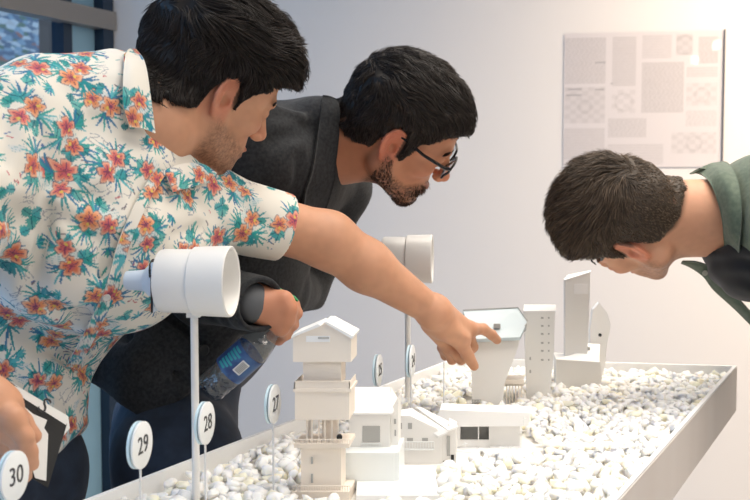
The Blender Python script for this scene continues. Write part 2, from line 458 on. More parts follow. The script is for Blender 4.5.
def body_mesh(name, sdf, lo, hi, h, paint, parent):
    V, Q = mesh_sdf(name, sdf, lo, hi, h); me = np_mesh(name, V, Q); set_col(me, paint(V)); o = link(name, me, M_SKIN); reparent(o, parent); return o
def bounds(sdf, lo, hi): return lo, hi
def cloth_mesh(name, sdf, lo, hi, h, m, parent, lab=None):
    V, Q = mesh_sdf(name, sdf, lo, hi, h); me = np_mesh(name, V, Q); o = link(name, me, m); reparent(o, parent)
    if lab: o['label'] = lab
    return o
def eyes(F, parent):
    for g in (1, -1):
        b = MB(); c = F.pt((.0815, g * .031, .0005)); fw = F.vec((1, 0, -.25)); r = .0122 * F.s
        prof = [(r * math.cos(a), r * math.sin(a)) for a in np.linspace(math.pi, 0, 14)]; b.lathe(prof, c, fw, 18)
        for f in b.bm.faces:
            v = np.array(f.calc_center_median()) - c
            if v @ nrm(fw) > r * .86: f.material_index = 1
        b.build('eye', [M_EYE, M_IRIS], parent, True)
def chain(pts, radii, k=.004):
    return [RC(pts[i], pts[i + 1], radii[i], radii[i + 1], k if i else k * 2) for i in range(len(pts) - 1)]
def brow_strands(F, parent, m, seed, w=.0045, n=160):
    rs = np.random.RandomState(seed)
    for g in (1, -1):
        b = MB()
        for _ in range(n):
            t = rs.uniform(0, 1); y = g * (.012 + .036 * t); z = .021 + .006 * math.sin(t * 2.4) - .004 * t + rs.uniform(-w, w) * (1 - .5 * t); x = .1005 - .016 * t ** 2 - .0 
            p = F.pt((x, y, z)); d = F.vec((-.15 - .25 * t, g * 1., .35 - .7 * t)); l = rs.uniform(.005, .009)
            b.tube([p, p + d * l * .5 + F.vec((.001, 0, 0)), p + d * l], [.0004, .00045, .0001], 3, False)
        b.build('eyebrow', m, parent, True, fix=False)
def hand_palm(wr, mcps, r_w, r_m, thumb_base=None):
    """palm: fan of cones from wrist to the knuckles"""
    L = [RC(wr, m, r_w, r_m, .012) for m in mcps]
    for i in range(len(mcps) - 1): L.append(RC(mcps[i], mcps[i + 1], r_m * .95, None, .008))
    return L

def hand_simple(wr, d, up, sc=1.0, curl=.5, side=1):
    """relaxed hand: d fingers' direction, up back of the hand, side +1 thumb on the left of d"""
    d = nrm(d); up = nrm(np.array(up) - d * (np.array(up) @ d)); x = np.cross(up, d) * side; P = lambda a, b, c: wr + (d * a + x * b + up * c) * sc
    m = [P(.088, .027, 0), P(.092, .008, .003), P(.088, -.011, .001), P(.080, -.028, -.003)]
    L = hand_palm(wr, m, .023 * sc, .011 * sc); L.append(EL((wr + m[1]) / 2, (.048 * sc, .036 * sc, .014 * sc), Frame((0, 0, 0), d, up).R, .01))
    for i, (l, r) in enumerate(((.040, .0095), (.045, .0095), (.042, .009), (.033, .0082))):
        a = 0; p = m[i]; pts = [p]
        for j, f_ in enumerate((1, .62, .5)):
            a += curl * (.55, .8, .5)[j]; p = p + (d * math.cos(a) - up * math.sin(a)) * l * f_ * sc; pts.append(p)
        L += chain(pts, [.0112 * sc, r * sc, r * .93 * sc, r * .82 * sc], .003)
    L += [RC(wr, P(.035, .034, -.008), .02 * sc, .015 * sc, .012)] + chain([P(.035, .034, -.008), P(.062, .048, -.016), P(.082, .050, -.026)], [.014 * sc, .0112 * sc, .009 * sc], .004)
    return L
# ================================================================ the room
A = np.array
def st(o): o['kind'] = 'structure'; return o
M_WALL = mat('wall_paint', (.71, .695, .68), .75); bump(M_WALL, 250, .06, .0005)
M_CEIL = mat('ceiling_paint', (.8, .8, .8), .8); M_FLOOR = mat('polished_concrete', (.36, .36, .37), .35); vary(M_FLOOR, (.33, .33, .345), (.41, .41, .415), 2.5); bump(M_FLOOR, 40, .05, .001)
tdir = nrm(A([.519, 1, 0])); bdir = nrm(A([.99, -.14, 0]))          # directions of the window wall and the back wall
corner = A([-1.035, 3.95, 0]); bn = A([bdir[1], -bdir[0], 0]); bn = bn if bn[1] < 0 else -bn     # back wall normal towards the camera
wn = A([tdir[1], -tdir[0], 0])                                        # window wall normal, into the room
def Rxz(d): return np.array([d, np.cross([0, 0, 1], d), [0, 0, 1]]).T
RB = Rxz(bdir); RT = Rxz(tdir)
HC = 3.1
MB().box(corner + bdir * 3.2 - bn * .06 + A([0, 0, HC / 2]), (3.3, .06, HC / 2), RB).build('wall_back', M_WALL); st(bpy.data.objects['wall_back'])
st(MB().box((1.4, .6, -.05), (4.6, 4.2, .05)).build('floor', M_FLOOR)); st(MB().box((1.4, .6, HC + .05), (4.6, 4.2, .05)).build('ceiling', M_CEIL))
# right wall and wall behind the camera
st(MB().box(corner + bdir * 6.0 + A([0, -3.4, HC / 2]), (.06, 3.4, HC / 2)).build('wall_right', M_WALL))
st(MB().box((1.2, -3.4, HC / 2), (4.3, .06, HC / 2)).build('wall_front', M_WALL))
# window wall: steel frame, glass
M_STEEL = mat('grey_metal_frame', (.26, .25, .24), .45, metal=.1); M_BLUEF = mat('dark_blue_frame', (.012, .03, .06), .4)
def sheet_glass(name, tint, ior=1.45):
    m = bpy.data.materials.new(name); m.use_nodes = True; nt = m.node_tree; nt.nodes.remove(nt.nodes['Principled BSDF']); out = nt.nodes['Material Output']
    t = nd(m, 'ShaderNodeBsdfTransparent'); t.inputs[0].default_value = (*tint, 1); g = nd(m, 'ShaderNodeBsdfGlossy', Roughness=.02); f = nd(m, 'ShaderNodeFresnel', IOR=ior); mx = nd(m, 'ShaderNodeMixShader')
    ge = nd(m, 'ShaderNodeNewGeometry'); sb = nd(m, 'ShaderNodeMath', operation='SUBTRACT'); sb.inputs[0].default_value = 1; lk(m, ge.outputs['Backfacing'], sb.inputs[1]); ml = nd(m, 'ShaderNodeMath', operation='MULTIPLY'); lk(m, sb.outputs[0], ml.inputs[0]); lk(m, f.outputs[0], ml.inputs[1]); lk(m, ml.outputs[0], mx.inputs[0]); lk(m, t.outputs[0], mx.inputs[1]); lk(m, g.outputs[0], mx.inputs[2]); lk(m, mx.outputs[0], out.inputs[0]); return m
M_GLASS = sheet_glass('window_glass', (.90, .95, .97)); M_GLB = sheet_glass('blue_tinted_glass', (.45, .72, .84))
def wp(t, z, off=0.): return corner - tdir * t + A([0, 0, z]) + wn * off       # t metres from the corner along the window wall
fr = MB()
for t in (.03, 1.5, 2.9, 4.3, 5.6): fr.box(wp(t, HC / 2, -.03), (.028, .05, HC / 2), RT)
wf = st(fr.build('window_1', M_BLUEF))
rl = MB()
for (z0, z1) in ((1.995, 2.065), (.02, .14), (2.98, 3.1)): rl.box(wp(3.0, (z0 + z1) / 2, .0), (3.0, .032, (z1 - z0) / 2), RT)
rl.build('window_rail', M_STEEL, wf)
g = MB().box(wp(3.0, HC / 2, -.05), (3.0, .003, HC / 2), RT).build('window_pane', M_GLASS, wf)
MB().box(wp(.125, HC / 2, -.035), (.065, .01, HC / 2), RT).build('window_side_panel', mat('painted_backlit_blue', (.26, .46, .60), .4), wf)  # opaque stand-in for translucent glass; light coming through is put into the blue
MB().box(wp(.215, HC / 2, -.04), (.022, .03, HC / 2), RT).build('window_mullion', M_BLUEF, wf)
# outside: neighbouring facade and a parked row seen blurred
M_OUT = mat('outside_facade', (.12, .10, .095), .8); M_OUTB = mat('outside_blue_wall', (.20, .40, .52), .7)
st(MB().box(wp(1.2, 1.0, -3.2), (6.5, .05, 4.), RT).build('wall_outside', M_OUT))
st(MB().box(wp(3, -.06, -1.7), (7, 1.6, .05), RT).build('ground_outside', mat('outside_paving', (.25, .26, .28), .8)))
M_SIGN = mat('street_mural', (.3, .4, .5), .7)
tc = nd(M_SIGN, 'ShaderNodeTexCoord'); vo = nd(M_SIGN, 'ShaderNodeTexVoronoi', Scale=16.0); cr = nd(M_SIGN, 'ShaderNodeValToRGB'); mpn = nd(M_SIGN, 'ShaderNodeMapping'); mpn.inputs['Scale'].default_value = (1, 1, 2.2); mpn.inputs['Rotation'].default_value = (.5, .4, 0)
lk(M_SIGN, tc.outputs['Object'], mpn.inputs['Vector']); lk(M_SIGN, mpn.outputs['Vector'], vo.inputs['Vector']); sp = nd(M_SIGN, 'ShaderNodeSeparateColor'); lk(M_SIGN, vo.outputs['Color'], sp.inputs[0]); lk(M_SIGN, sp.outputs[0], cr.inputs['Fac'])
cr.color_ramp.interpolation = 'CONSTANT'; cr.color_ramp.elements[0].color = (.16, .22, .32, 1); cr.color_ramp.elements[1].position = .8; cr.color_ramp.elements[1].color = (.55, .58, .62, 1)
for p_, c_ in ((.3, (.30, .42, .55, 1)), (.5, (.62, .68, .74, 1)), (.68, (.16, .24, .20, 1)), (.9, (.42, .20, .17, 1))): e = cr.color_ramp.elements.new(p_); e.color = c_
lk(M_SIGN, cr.outputs['Color'], bsdf(M_SIGN).inputs['Base Color'])
def outp(px, py):
    d = ray(px, py); o = A([0, 0, CAMZ]); q = wp(0, 0, -3.1); return o + d * (((q - o) @ wn) / (d @ wn))
m1, m2 = outp(-60, 5), outp(38, 90)
ms = st(MB().box((m1 + m2) / 2, (np.linalg.norm((m2 - m1)[:2]) / 2, .02, abs(m1[2] - m2[2]) / 2 + .4), RT).build('trim_1', M_SIGN))
st(MB().box(wp(1.2, .9, -1.4), (6.5, .04, .95), RT).build('wall_outside_low', M_OUTB))
# ---- poster behind clear acrylic
def bw(px, py, off=0.):
    """point on the back wall seen at a pixel"""
    d = ray(px, py); o = A([0, 0, CAMZ]); q = corner + bn * off; t = ((q - o) @ bn) / (d @ bn); return o + d * t
pc = (bw(563, 33) + bw(722, 168)) / 2; pw = abs((bw(722, 33) - bw(563, 33)) @ bdir) / 2; ph = (bw(640, 32)[2] - bw(640, 167)[2]) / 2
po = empty('poster', pc + bn * .004, 'pale grey printed poster under clear acrylic on the back wall', 'poster')
nx, nz = 240, 205; rs = np.random.RandomState(4)
gx, gz = np.meshgrid(np.linspace(-pw, pw, nx), np.linspace(-ph, ph, nz), indexing='ij')
img = np.ones((nx, nz, 3)) * A([.66, .63, .625]); blocks = [(0, .06, .27, .30), (0, .33, .27, .60), (0, .62, .27, .97), (.30, .60, .46, .97), (.30, .40, .46, .58), (.28, .22, .53, .37), (.49, .80, .68, .98), (.70, .82, .81, .98), (.49, .40, .76, .78), (.77, .66, .97, .74), (.77, .45, .97, .62), (.77, .30, .97, .42), (.28, .02, .64, .18), (.68, .10, .97, .26), (.84, .76, .97, .96)]
for i, (x0, z0, x1, z1) in enumerate(blocks):
    a, b, c, d = int(x0 * nx) + 2, int(x1 * nx), int(z0 * nz) + 1, int(z1 * nz); X, Z = np.meshgrid(np.arange(b - a), np.arange(d - c), indexing='ij')
    base = A([.60, .57, .565]) * (1 + .03 * rs.normal()); pat = np.ones(X.shape)
    if i % 3 == 0: pat = 1 - .10 * ((Z % 4) < 2) * (rs.rand(*X.shape) > .3)
    elif i % 3 == 1: pat = 1 - .08 * (np.abs(np.hypot(X - (b - a) * .5, Z - (d - c) * .45) - rs.uniform(6, 14)) < 2) - .08 * ((X // 9 + Z // 7) % 2)
    else: pat = 1 - .06 * (np.sin(X * .9 + 3 * np.sin(Z * .35)) > .5) - .06 * (rs.rand(*X.shape) > .6)
    img[a:b, c:d] = base * pat[..., None]
for (x0, x1, z) in ((.03, .12, .585), (.02, .12, .54), (.20, .27, .78), (.20, .26, .58), (.30, .315, .62)): img[int(x0 * nx):int(x1 * nx), int(z * nz):int(z * nz) + 2] = A([.36, .35, .36])
Vp = (pc + bn * .003) + gx.reshape(-1, 1) * bdir + gz.reshape(-1, 1) * A([0, 0, 1]); i_, j_ = np.meshgrid(np.arange(nx - 1), np.arange(nz - 1), indexing='ij'); a_ = (i_ * nz + j_).ravel(); Qp = np.stack([a_, a_ + nz, a_ + nz + 1, a_ + 1], 1)
M_PRINT = mat('poster_print', (.6, .6, .6), .6); attr_col(M_PRINT); me = np_mesh('print', Vp, Qp, False); set_col(me, img.reshape(-1, 3)); reparent(link('print', me, M_PRINT, None, False), po)
M_ACR = sheet_glass('clear_acrylic', (.985, .985, .99), 1.25)
MB().box(pc + bn * .008, (pw + .004, .003, ph + .004), RB).build('cover_sheet', M_ACR, po)
M_EDGE = mat('poster_edge', (.25, .24, .25), .5)
MB().box(pc + bn * .006 + bdir * (pw + .005), (.0012, .006, ph + .004), RB).build('edge_strip', M_EDGE, po)
# ---- spotlights whose reflections show in the acrylic
M_LAMP = mat('lamp_glow', (1, .9, .75), .5); bsdf(M_LAMP).inputs['Emission Color'].default_value = (1, .86, .66, 1); bsdf(M_LAMP).inputs['Emission Strength'].default_value = 60
M_HOUS = mat('lamp_housing', (.75, .75, .75), .4, metal=.3)
def spot_lamp(px, py, dist, label):
    q = bw(px, py, .011); d = nrm(q - A([0, 0, CAMZ])); r = d - 2 * (d @ bn) * bn; c = q + r * dist; dn = nrm(-r + A([0, 0, -.2]))
    e = empty('ceiling_spotlight', (c[0], c[1], HC), label, 'ceiling light')
    b = MB(); b.tube([(c[0], c[1], HC), (c[0], c[1], c[2] + .03)], .008, 8); b.build('stem', M_HOUS, e)
    b = MB(); b.lathe([(-.12, 0), (-.12, .045), (.0, .05), (.0, .04), (-.02, .038), (-.02, 0)], c - dn * .0, dn, 24); b.build('housing', M_HOUS, e, True)
    b = MB(); b.lathe([(.004 + .036 * math.cos(a) * .3, .036 * math.sin(a)) for a in np.linspace(0, math.pi, 10)], c, dn, 20); b.build('bulb', M_LAMP, e, True)
spot_lamp(717, 45, 4.4, 'right-hand ceiling spotlight mirrored brightest in the poster cover')
spot_lamp(695, 60, 4.9, 'left-hand ceiling spotlight mirrored dimmer in the poster cover')

# ================================================================ the display table
TZ_ = 1.0; rimt = .007
def ex(t, s):   # t: depth, s: -1 left rim, +1 right rim
    return A([(-.348 if s < 0 else .3055) + .519 * (t - 1.222), t, 0])
L0 = ex(.55, -1); R0 = ex(.55, 1); RF = ex(2.135, 1); LF = ex(2.24, -1)
cor = [L0, R0, RF, LF]
def inset(c, d):
    n = len(c); out = []
    for i in range(n):
        p, q, r = c[i - 1], c[i], c[(i + 1) % n]; e1 = nrm(q - p); e2 = nrm(r - q); n1 = A([-e1[1], e1[0], 0]); n2 = A([-e2[1], e2[0], 0])
        s_ = nrm(n1 + n2); out.append(q + s_ * d / (s_ @ n1))
    return out
M_TBL = mat('white_laminate', (.80, .78, .75), .35); M_RIM = mat('white_tray_rim', (.86, .87, .88), .4)
M_FAS = mat('warm_fascia', (.70, .64, .60), .4); vary(M_FAS, (.66, .59, .54), (.76, .71, .67), 3, 3, stretch=(1, 1, .15))
tb = empty('display_table', (cor[0] + cor[2]) / 2, 'long white display table with a raised rim filled with foam pebbles', 'table')
inn = inset(cor, rimt); b = MB()
up = lambda P, z: [p + A([0, 0, z]) for p in P]
for i in range(4):
    j = (i + 1) % 4; o0, o1, i0, i1 = cor[i], cor[j], inn[i], inn[j]
    b.prism([o0 + A([0, 0, .94]), o1 + A([0, 0, .94]), i1 + A([0, 0, .94]), i0 + A([0, 0, .94])], (0, 0, TZ_ - .94))
b.build('rim', M_RIM, tb)
b = MB(); b.prism(up(inn, .945), (0, 0, .0255)); b.build('tabletop', M_TBL, tb)
b = MB(); cf = inset(cor, -.0008)
for i in range(4):
    j = (i + 1) % 4; b.prism([cf[i] + A([0, 0, TZ_ - .098]), cf[j] + A([0, 0, TZ_ - .098]), cor[j] + A([0, 0, TZ_ - .098]), cor[i] + A([0, 0, TZ_ - .098])], (0, 0, .094))
b.prism(up(inset(cor, .0005), TZ_ - .098), (0, 0, .038)); b.build('fascia', M_FAS, tb)
M_LEG = mat('black_table_leg', (.015, .015, .017), .5)
for p in (ex(.75, -1) + A([.10, 0, 0]), ex(.75, 1) - A([.10, 0, 0]), ex(1.62, 1) - A([.065, 0, 0]), ex(1.62, -1) + A([.10, 0, 0]), ex(2.08, -1) + A([.10, 0, 0])):
    MB().box(p + A([0, 0, .451]), (.022, .022, .451), RT, .003).build('leg', M_LEG, tb)
# ================================================================ person in the floral shirt
A = np.array
p1 = empty('person', (-.54, 1.37, 0), 'dark-haired person in a white floral short-sleeved shirt, pointing over the table', 'person')
F1 = Frame(W(210, 82.7, 1.48), (.692, .597, -.407), (.522, -.024, .853), .97)
SHn = W(2, 136, 1.28); SHf = W(192, 201, 1.50); C7 = W(120, 92, 1.40)
HIPn = A([-.63, 1.34, .94]); HIPf = A([-.545, 1.50, .95])
Sd = nrm(SHf - SHn); Up = nrm(A([.17, .03, .43])); Gf = nrm(np.cross(Sd, Up)); 
if Gf[0] < 0: Gf = -Gf
Rt = A([Gf, nrm(np.cross(Up, Gf)), nrm(np.cross(Gf, np.cross(Up, Gf)))]).T
chest = (SHn + SHf) / 2 + A([-.01, 0, -.085]); 
EL1 = W(328, 240, 1.60); WR1 = W(434, 312, 1.67)
def arm_left(k=0):
    L = [RC(SHf, EL1, .042 , .044, .03), RC(EL1, EL1 + (WR1 - EL1) * .35, .044, .041, .02), RC(EL1 + (WR1 - EL1) * .35, WR1, .041, .0245, .02)]
    return L
def hand_point():
    mi = W(469, 329, 1.735); mm = W(467, 331, 1.756); mr = W(462, 333, 1.775); mp = W(456, 335, 1.792)
    L = hand_palm(WR1, [mi, mm, mr, mp], .0250, .0125)
    L.append(EL((WR1 + mm) / 2 + A([-.004, 0, -.008]), (.045, .045, .017), Frame((0, 0, 0), nrm(mm - WR1), (.3, -.3, 1)).R, .012))
    L += chain([mi, W(483, 329, 1.765), W(492, 335, 1.785), W(497, 340, 1.800)], [.0125, .0098, .0090, .0080])
    L += chain([mm, W(473, 347, 1.775), W(461, 360, 1.755), W(454, 352, 1.740)], [.0118, .0095, .0088, .0078], .003)
    L += chain([mr, W(466, 350, 1.790), W(452, 360, 1.765), W(447, 351, 1.750)], [.0115, .0092, .0085, .0076], .003)
    L += chain([mp, W(457, 350, 1.800), W(445, 356, 1.775), W(441, 348, 1.760)], [.0105, .0082, .0076, .0068], .003)
    tb = W(446, 329, 1.685); t1 = W(462, 345, 1.705); t2 = W(468, 356, 1.718); t3 = W(474, 366, 1.730)
    L += [RC(W(432, 324, 1.69), W(447, 345, 1.755), .019, .013, .012)]
    L += [RC(WR1, tb, .022, .017, .015), RC(tb, t1, .017, .0125, .012), RC(t1, t2, .0122, .0108, .003), RC(t2, t3, .0108, .0085, .003)]
    0 and [EL(W(475, 368, 1.718), (.0065, .0028, .0085), Frame((0, 0, 0), A([.3, -1, .2]), A([-.4, 0, 1])).R, .001)]
    return L
ELn = W(-100, 285, 1.13); WRn = W(-12, 405, 1.085)
def hand_grip():
    mc = [W(12, 418, 1.07), W(10, 428, 1.085), W(6, 438, 1.10), W(0, 446, 1.115)]
    L = hand_palm(WRn, mc, .026, .0125)
    L += chain([mc[0], W(24, 436, 1.07), W(29, 452, 1.08), W(32, 464, 1.09)], [.0125, .0105, .0095, .008])
    L += chain([mc[1], W(21, 448, 1.08), W(24, 464, 1.09), W(25, 476, 1.10)], [.0122, .0102, .0092, .008], .003)
    L += chain([mc[2], W(14, 456, 1.095), W(16, 472, 1.10), W(17, 482, 1.11)], [.0118, .0098, .0088, .0078], .003)
    L += chain([mc[3], W(6, 460, 1.11), W(7, 474, 1.115), W(8, 484, 1.12)], [.0108, .0088, .008, .007], .003)
    tb = W(6, 405, 1.10)
    L += [RC(WRn, tb, .024, .016, .015), RC(tb, W(22, 422, 1.135), .015, .012, .01), RC(W(22, 422, 1.135), W(34, 436, 1.14), .0115, .009, .004)]
    return L
def skeleton1(g=0.0):
    L = [EL(chest, (.09 + g, .15 + g, .13 + g), Rt, .0), EL(A([-.55, 1.46, 1.16]), (.075 + g, .115 + g, .19 + g), Rt, .06), RC(HIPn, HIPf, .08 + g, None, .05)]
    L += [RC(C7 + A([-.02, 0, -.05]), SHf, .05 + g, .05 + g, .05), RC(C7 + A([-.02, 0, -.05]), SHn, .05 + g, .05 + g, .05)]
    return L
neck1 = [RC(C7 + A([.015, 0, -.035]), F1.pt((-.030, 0, -.005)), .062, .058, .03), RC(C7 + A([.05, .01, -.05]), F1.pt((.01, 0, -.060)), .050, .040, .03)]
body1 = SDF(skeleton1() + arm_left() + hand_point() + [RC(SHn, ELn, .05, .043, .03), RC(ELn, WRn, .040, .0255, .02)] + hand_grip() + neck1 + head_prims(F1, 1.02))
def beard1(L):
    m = sstep(-.030, -.050, L[:, 2] - .30 * (L[:, 0] - .02) * -1) * sstep(-.012, .012, L[:, 0]) * sstep(-.135, -.112, L[:, 2])
    m = m * (1 - sstep(.045, .02, np.abs(L[:, 1])) * sstep(-.055, -.035, L[:, 2]))
    return m, A([.10, .05, .03]), .55
def p1_paint(V):
    sc = lambda L: (L[:, 2] > np.interp(L[:, 0], G1X, G1Z) - .004) * 1.0
    class S:
        col = ((.03, .018, .013), .85)
        def __call__(s, L): return sstep(-.006, .008, L[:, 2] - np.interp(L[:, 0], G1X, G1Z))
    C = skin_paint(V, F1, (.60, .31, .19), beard=beard1, scalp=S(), hands=[(W(452, 358, 1.70), .03, (.50, .2, .13), .35), (W(497, 340, 1.75), .02, (.62, .25, .18), .4), (W(475, 367, 1.68), .018, (.62, .25, .18), .4)])
    return C
G1X = [-.13, -.085, -.062, -.036, -.026, -.012, .006, .010, .022, .030, .040, .060, .078, .11]
G1Z = [-.046, -.050, -.046, -.030, .010, .032, .030, -.012, -.016, .012, .030, .046, .066, .066]
body_mesh('body', body1, (-.74, .98, .84), (.27, 1.88, 1.72), .0026, p1_paint, p1)
eyes(F1, p1)
M_H1 = hair_mat('dark_hair', (.017, .012, .010))
th1 = lambda L: .010 + .014 * sstep(.03, .10, L[:, 2]) + .006 * sstep(.03, .09, L[:, 0]) * sstep(.03, .07, L[:, 2]) + .004 * sstep(-.02, -.08, L[:, 0])
hs1 = hair_sdf(F1, G1X, G1Z, th1, neck=SDF(neck1), noise=(.0065, 42, 0))
V, Q = mesh_sdf('hair', hs1, F1.o - .19, F1.o + .19, .003)
me = np_mesh('hair', V, Q); set_col(me, np.ones((len(V), 3)) * .55); h1 = link('hair', me, M_H1); reparent(h1, p1)
def flow1(L, rs):
    w = sstep(.03, .085, L[:, 2])[:, None]; bk = sstep(-.02, -.07, L[:, 0])[:, None]
    top = A([1, .0, -.15]) * np.ones((len(L), 3)); top[:, 1] = .55 * vnoise(L * 28, 2) + .25; side = A([.45, 0, -1.]) * np.ones((len(L), 3)); back = A([.05, 0, -1.]) * np.ones((len(L), 3))
    v = top * w + (side * (1 - bk) + back * bk) * (1 - w)
    v = v + .85 * np.stack([vnoise(L * 42, i + 20) for i in range(3)], 1)
    if rs is not None: v = v + rs.normal(0, .12, v.shape)
    return v
strands('hair_strands', hs1, F1, V, 11000, flow1, lambda L: .022 + .030 * sstep(.03, .09, L[:, 2]), .00085, lambda L, rs: rs.uniform(0, .009, len(L)) * (.3 + sstep(.02, .09, L[:, 2])) , p1, M_H1, 3, cols=(.5, 1.7))
brow_strands(F1, p1, M_H1, 3)

# shirt
shirt1 = SDF([EL(chest + A([.0, 0, -.005]), (.112, .176, .140), Rt, .0), EL(A([-.487, 1.497, 1.25]), (.106, .155, .13), Rt, .06), EL(A([-.570, 1.475, 1.14]), (.112, .155, .17), Rt, .06), EL(A([-.575, 1.455, 1.01]), (.112, .155, .15), Rt, .05), RC(W(45, 102, 1.34), W(118, 97, 1.40), .062, .062, .03),
              RC(C7 + A([-.015, 0, -.065]), SHf, .068, .066, .05), RC(C7 + A([-.015, 0, -.065]), SHn + A([0, 0, .0]), .070, .066, .05),
              RC(SHn, SHn + (ELn - SHn) * .82, .070, .078, .035),
              RC(SHf + A([-.005, 0, -.005]), SHf + (EL1 - SHf) * .68, .062, .054, .035)])
# folds: ridges and creases
def fold(a, b, r, sgn, k=.022):
    return RC(a, b, r, r * .6, k, 'u' if sgn > 0 else 's')
def pf(px, py, off): return shirt1.hit(px, py, off)
base1 = list(shirt1.p)
for (x0, y0, x1, y1, r, sg) in [(52, 190, 30, 300, .009, -1), (60, 185, 110, 205, .010, -1), (20, 222, 55, 240, .010, -1), (60, 215, 120, 255, .008, -1), (40, 300, 110, 330, .010, -1), (20, 330, 90, 372, .010, -1),
                                (110, 250, 70, 330, .007, -1), (205, 228, 175, 235, .009, -1), (215, 215, 185, 190, .007, -1), (30, 100, 45, 170, .007, -1), (95, 120, 60, 170, .007, -1), (100, 170, 60, 200, .006, 1), (150, 200, 120, 240, .006, -1),
                                (0, 250, 40, 280, .008, -1), (20, 380, 70, 400, .007, -1), (240, 200, 262, 225, .006, -1), (225, 175, 250, 185, .006, -1), (10, 90, 2, 160, .006, -1), (0, 205, 25, 215, .012, -1)]:
    a = SDF(base1).hit(x0, y0, .006 if sg < 0 else -.002); b = SDF(base1).hit(x1, y1, .006 if sg < 0 else -.002)
    if a is None or b is None: continue
    shirt1.p.append(fold(a, b, r, sg))
hemf = SHf + (EL1 - SHf) * .66; ax = nrm(EL1 - SHf)
shirt1.p += [PL(W(0, 458, 1.13), A([.08, 0, -1]), .004, 's') if 0 else FN(lambda P: P[:, 2] - np.clip(.995 + (P[:, 0] + .465) * 1.1, .985, 1.06), .004, 's')]
# hollow cuff of the pointing arm, neck opening, clip the sleeve with a plane
def cuff(P):
    t = (P - hemf) @ ax; q = (P - hemf) - t[:, None] * ax; return np.maximum(-(t) , 0) * 0 + np.maximum(-t + .0, np.linalg.norm(q, axis=1) - .2)
shirt1.p += [FN(cuff, .003, 's'), RC(hemf - ax * .05, hemf + ax * .05, .0465, .051, .003, 's')]
hemn = SHn + (ELn - SHn) * .80; axn = nrm(ELn - SHn)
shirt1.p += [RC(hemn, hemn + axn * .12, .064, .07, .003, 's')]
shirt1.p += [RC(C7 + A([.03, .01, -.005]), F1.pt((-.030, 0, 0)), .063, .066, .006, 's'), RC(C7 + A([.03, .01, -.015]), W(196, 152, 1.50), .055, .050, .006, 's')]
def wr1(P, d):
    fd = sstep(.03, .12, np.abs((P - (SHf + (EL1 - SHf) * .66)) @ nrm(EL1 - SHf)))
    return d + .0008 * vnoise(P * 30, 4) + fd * (.0045 * vnoise(P * A([13, 13, 24]), 8) + .0018 * vnoise(P * 38, 9))
shirt1.post = wr1
V, Q = mesh_sdf('shirt', shirt1, (-.84, 1.04, .93), (-.08, 1.78, 1.64), .0032)
V, Q = subdiv(V, Q); V, Q = V, Q
CREAM = A([.84, .80, .72])
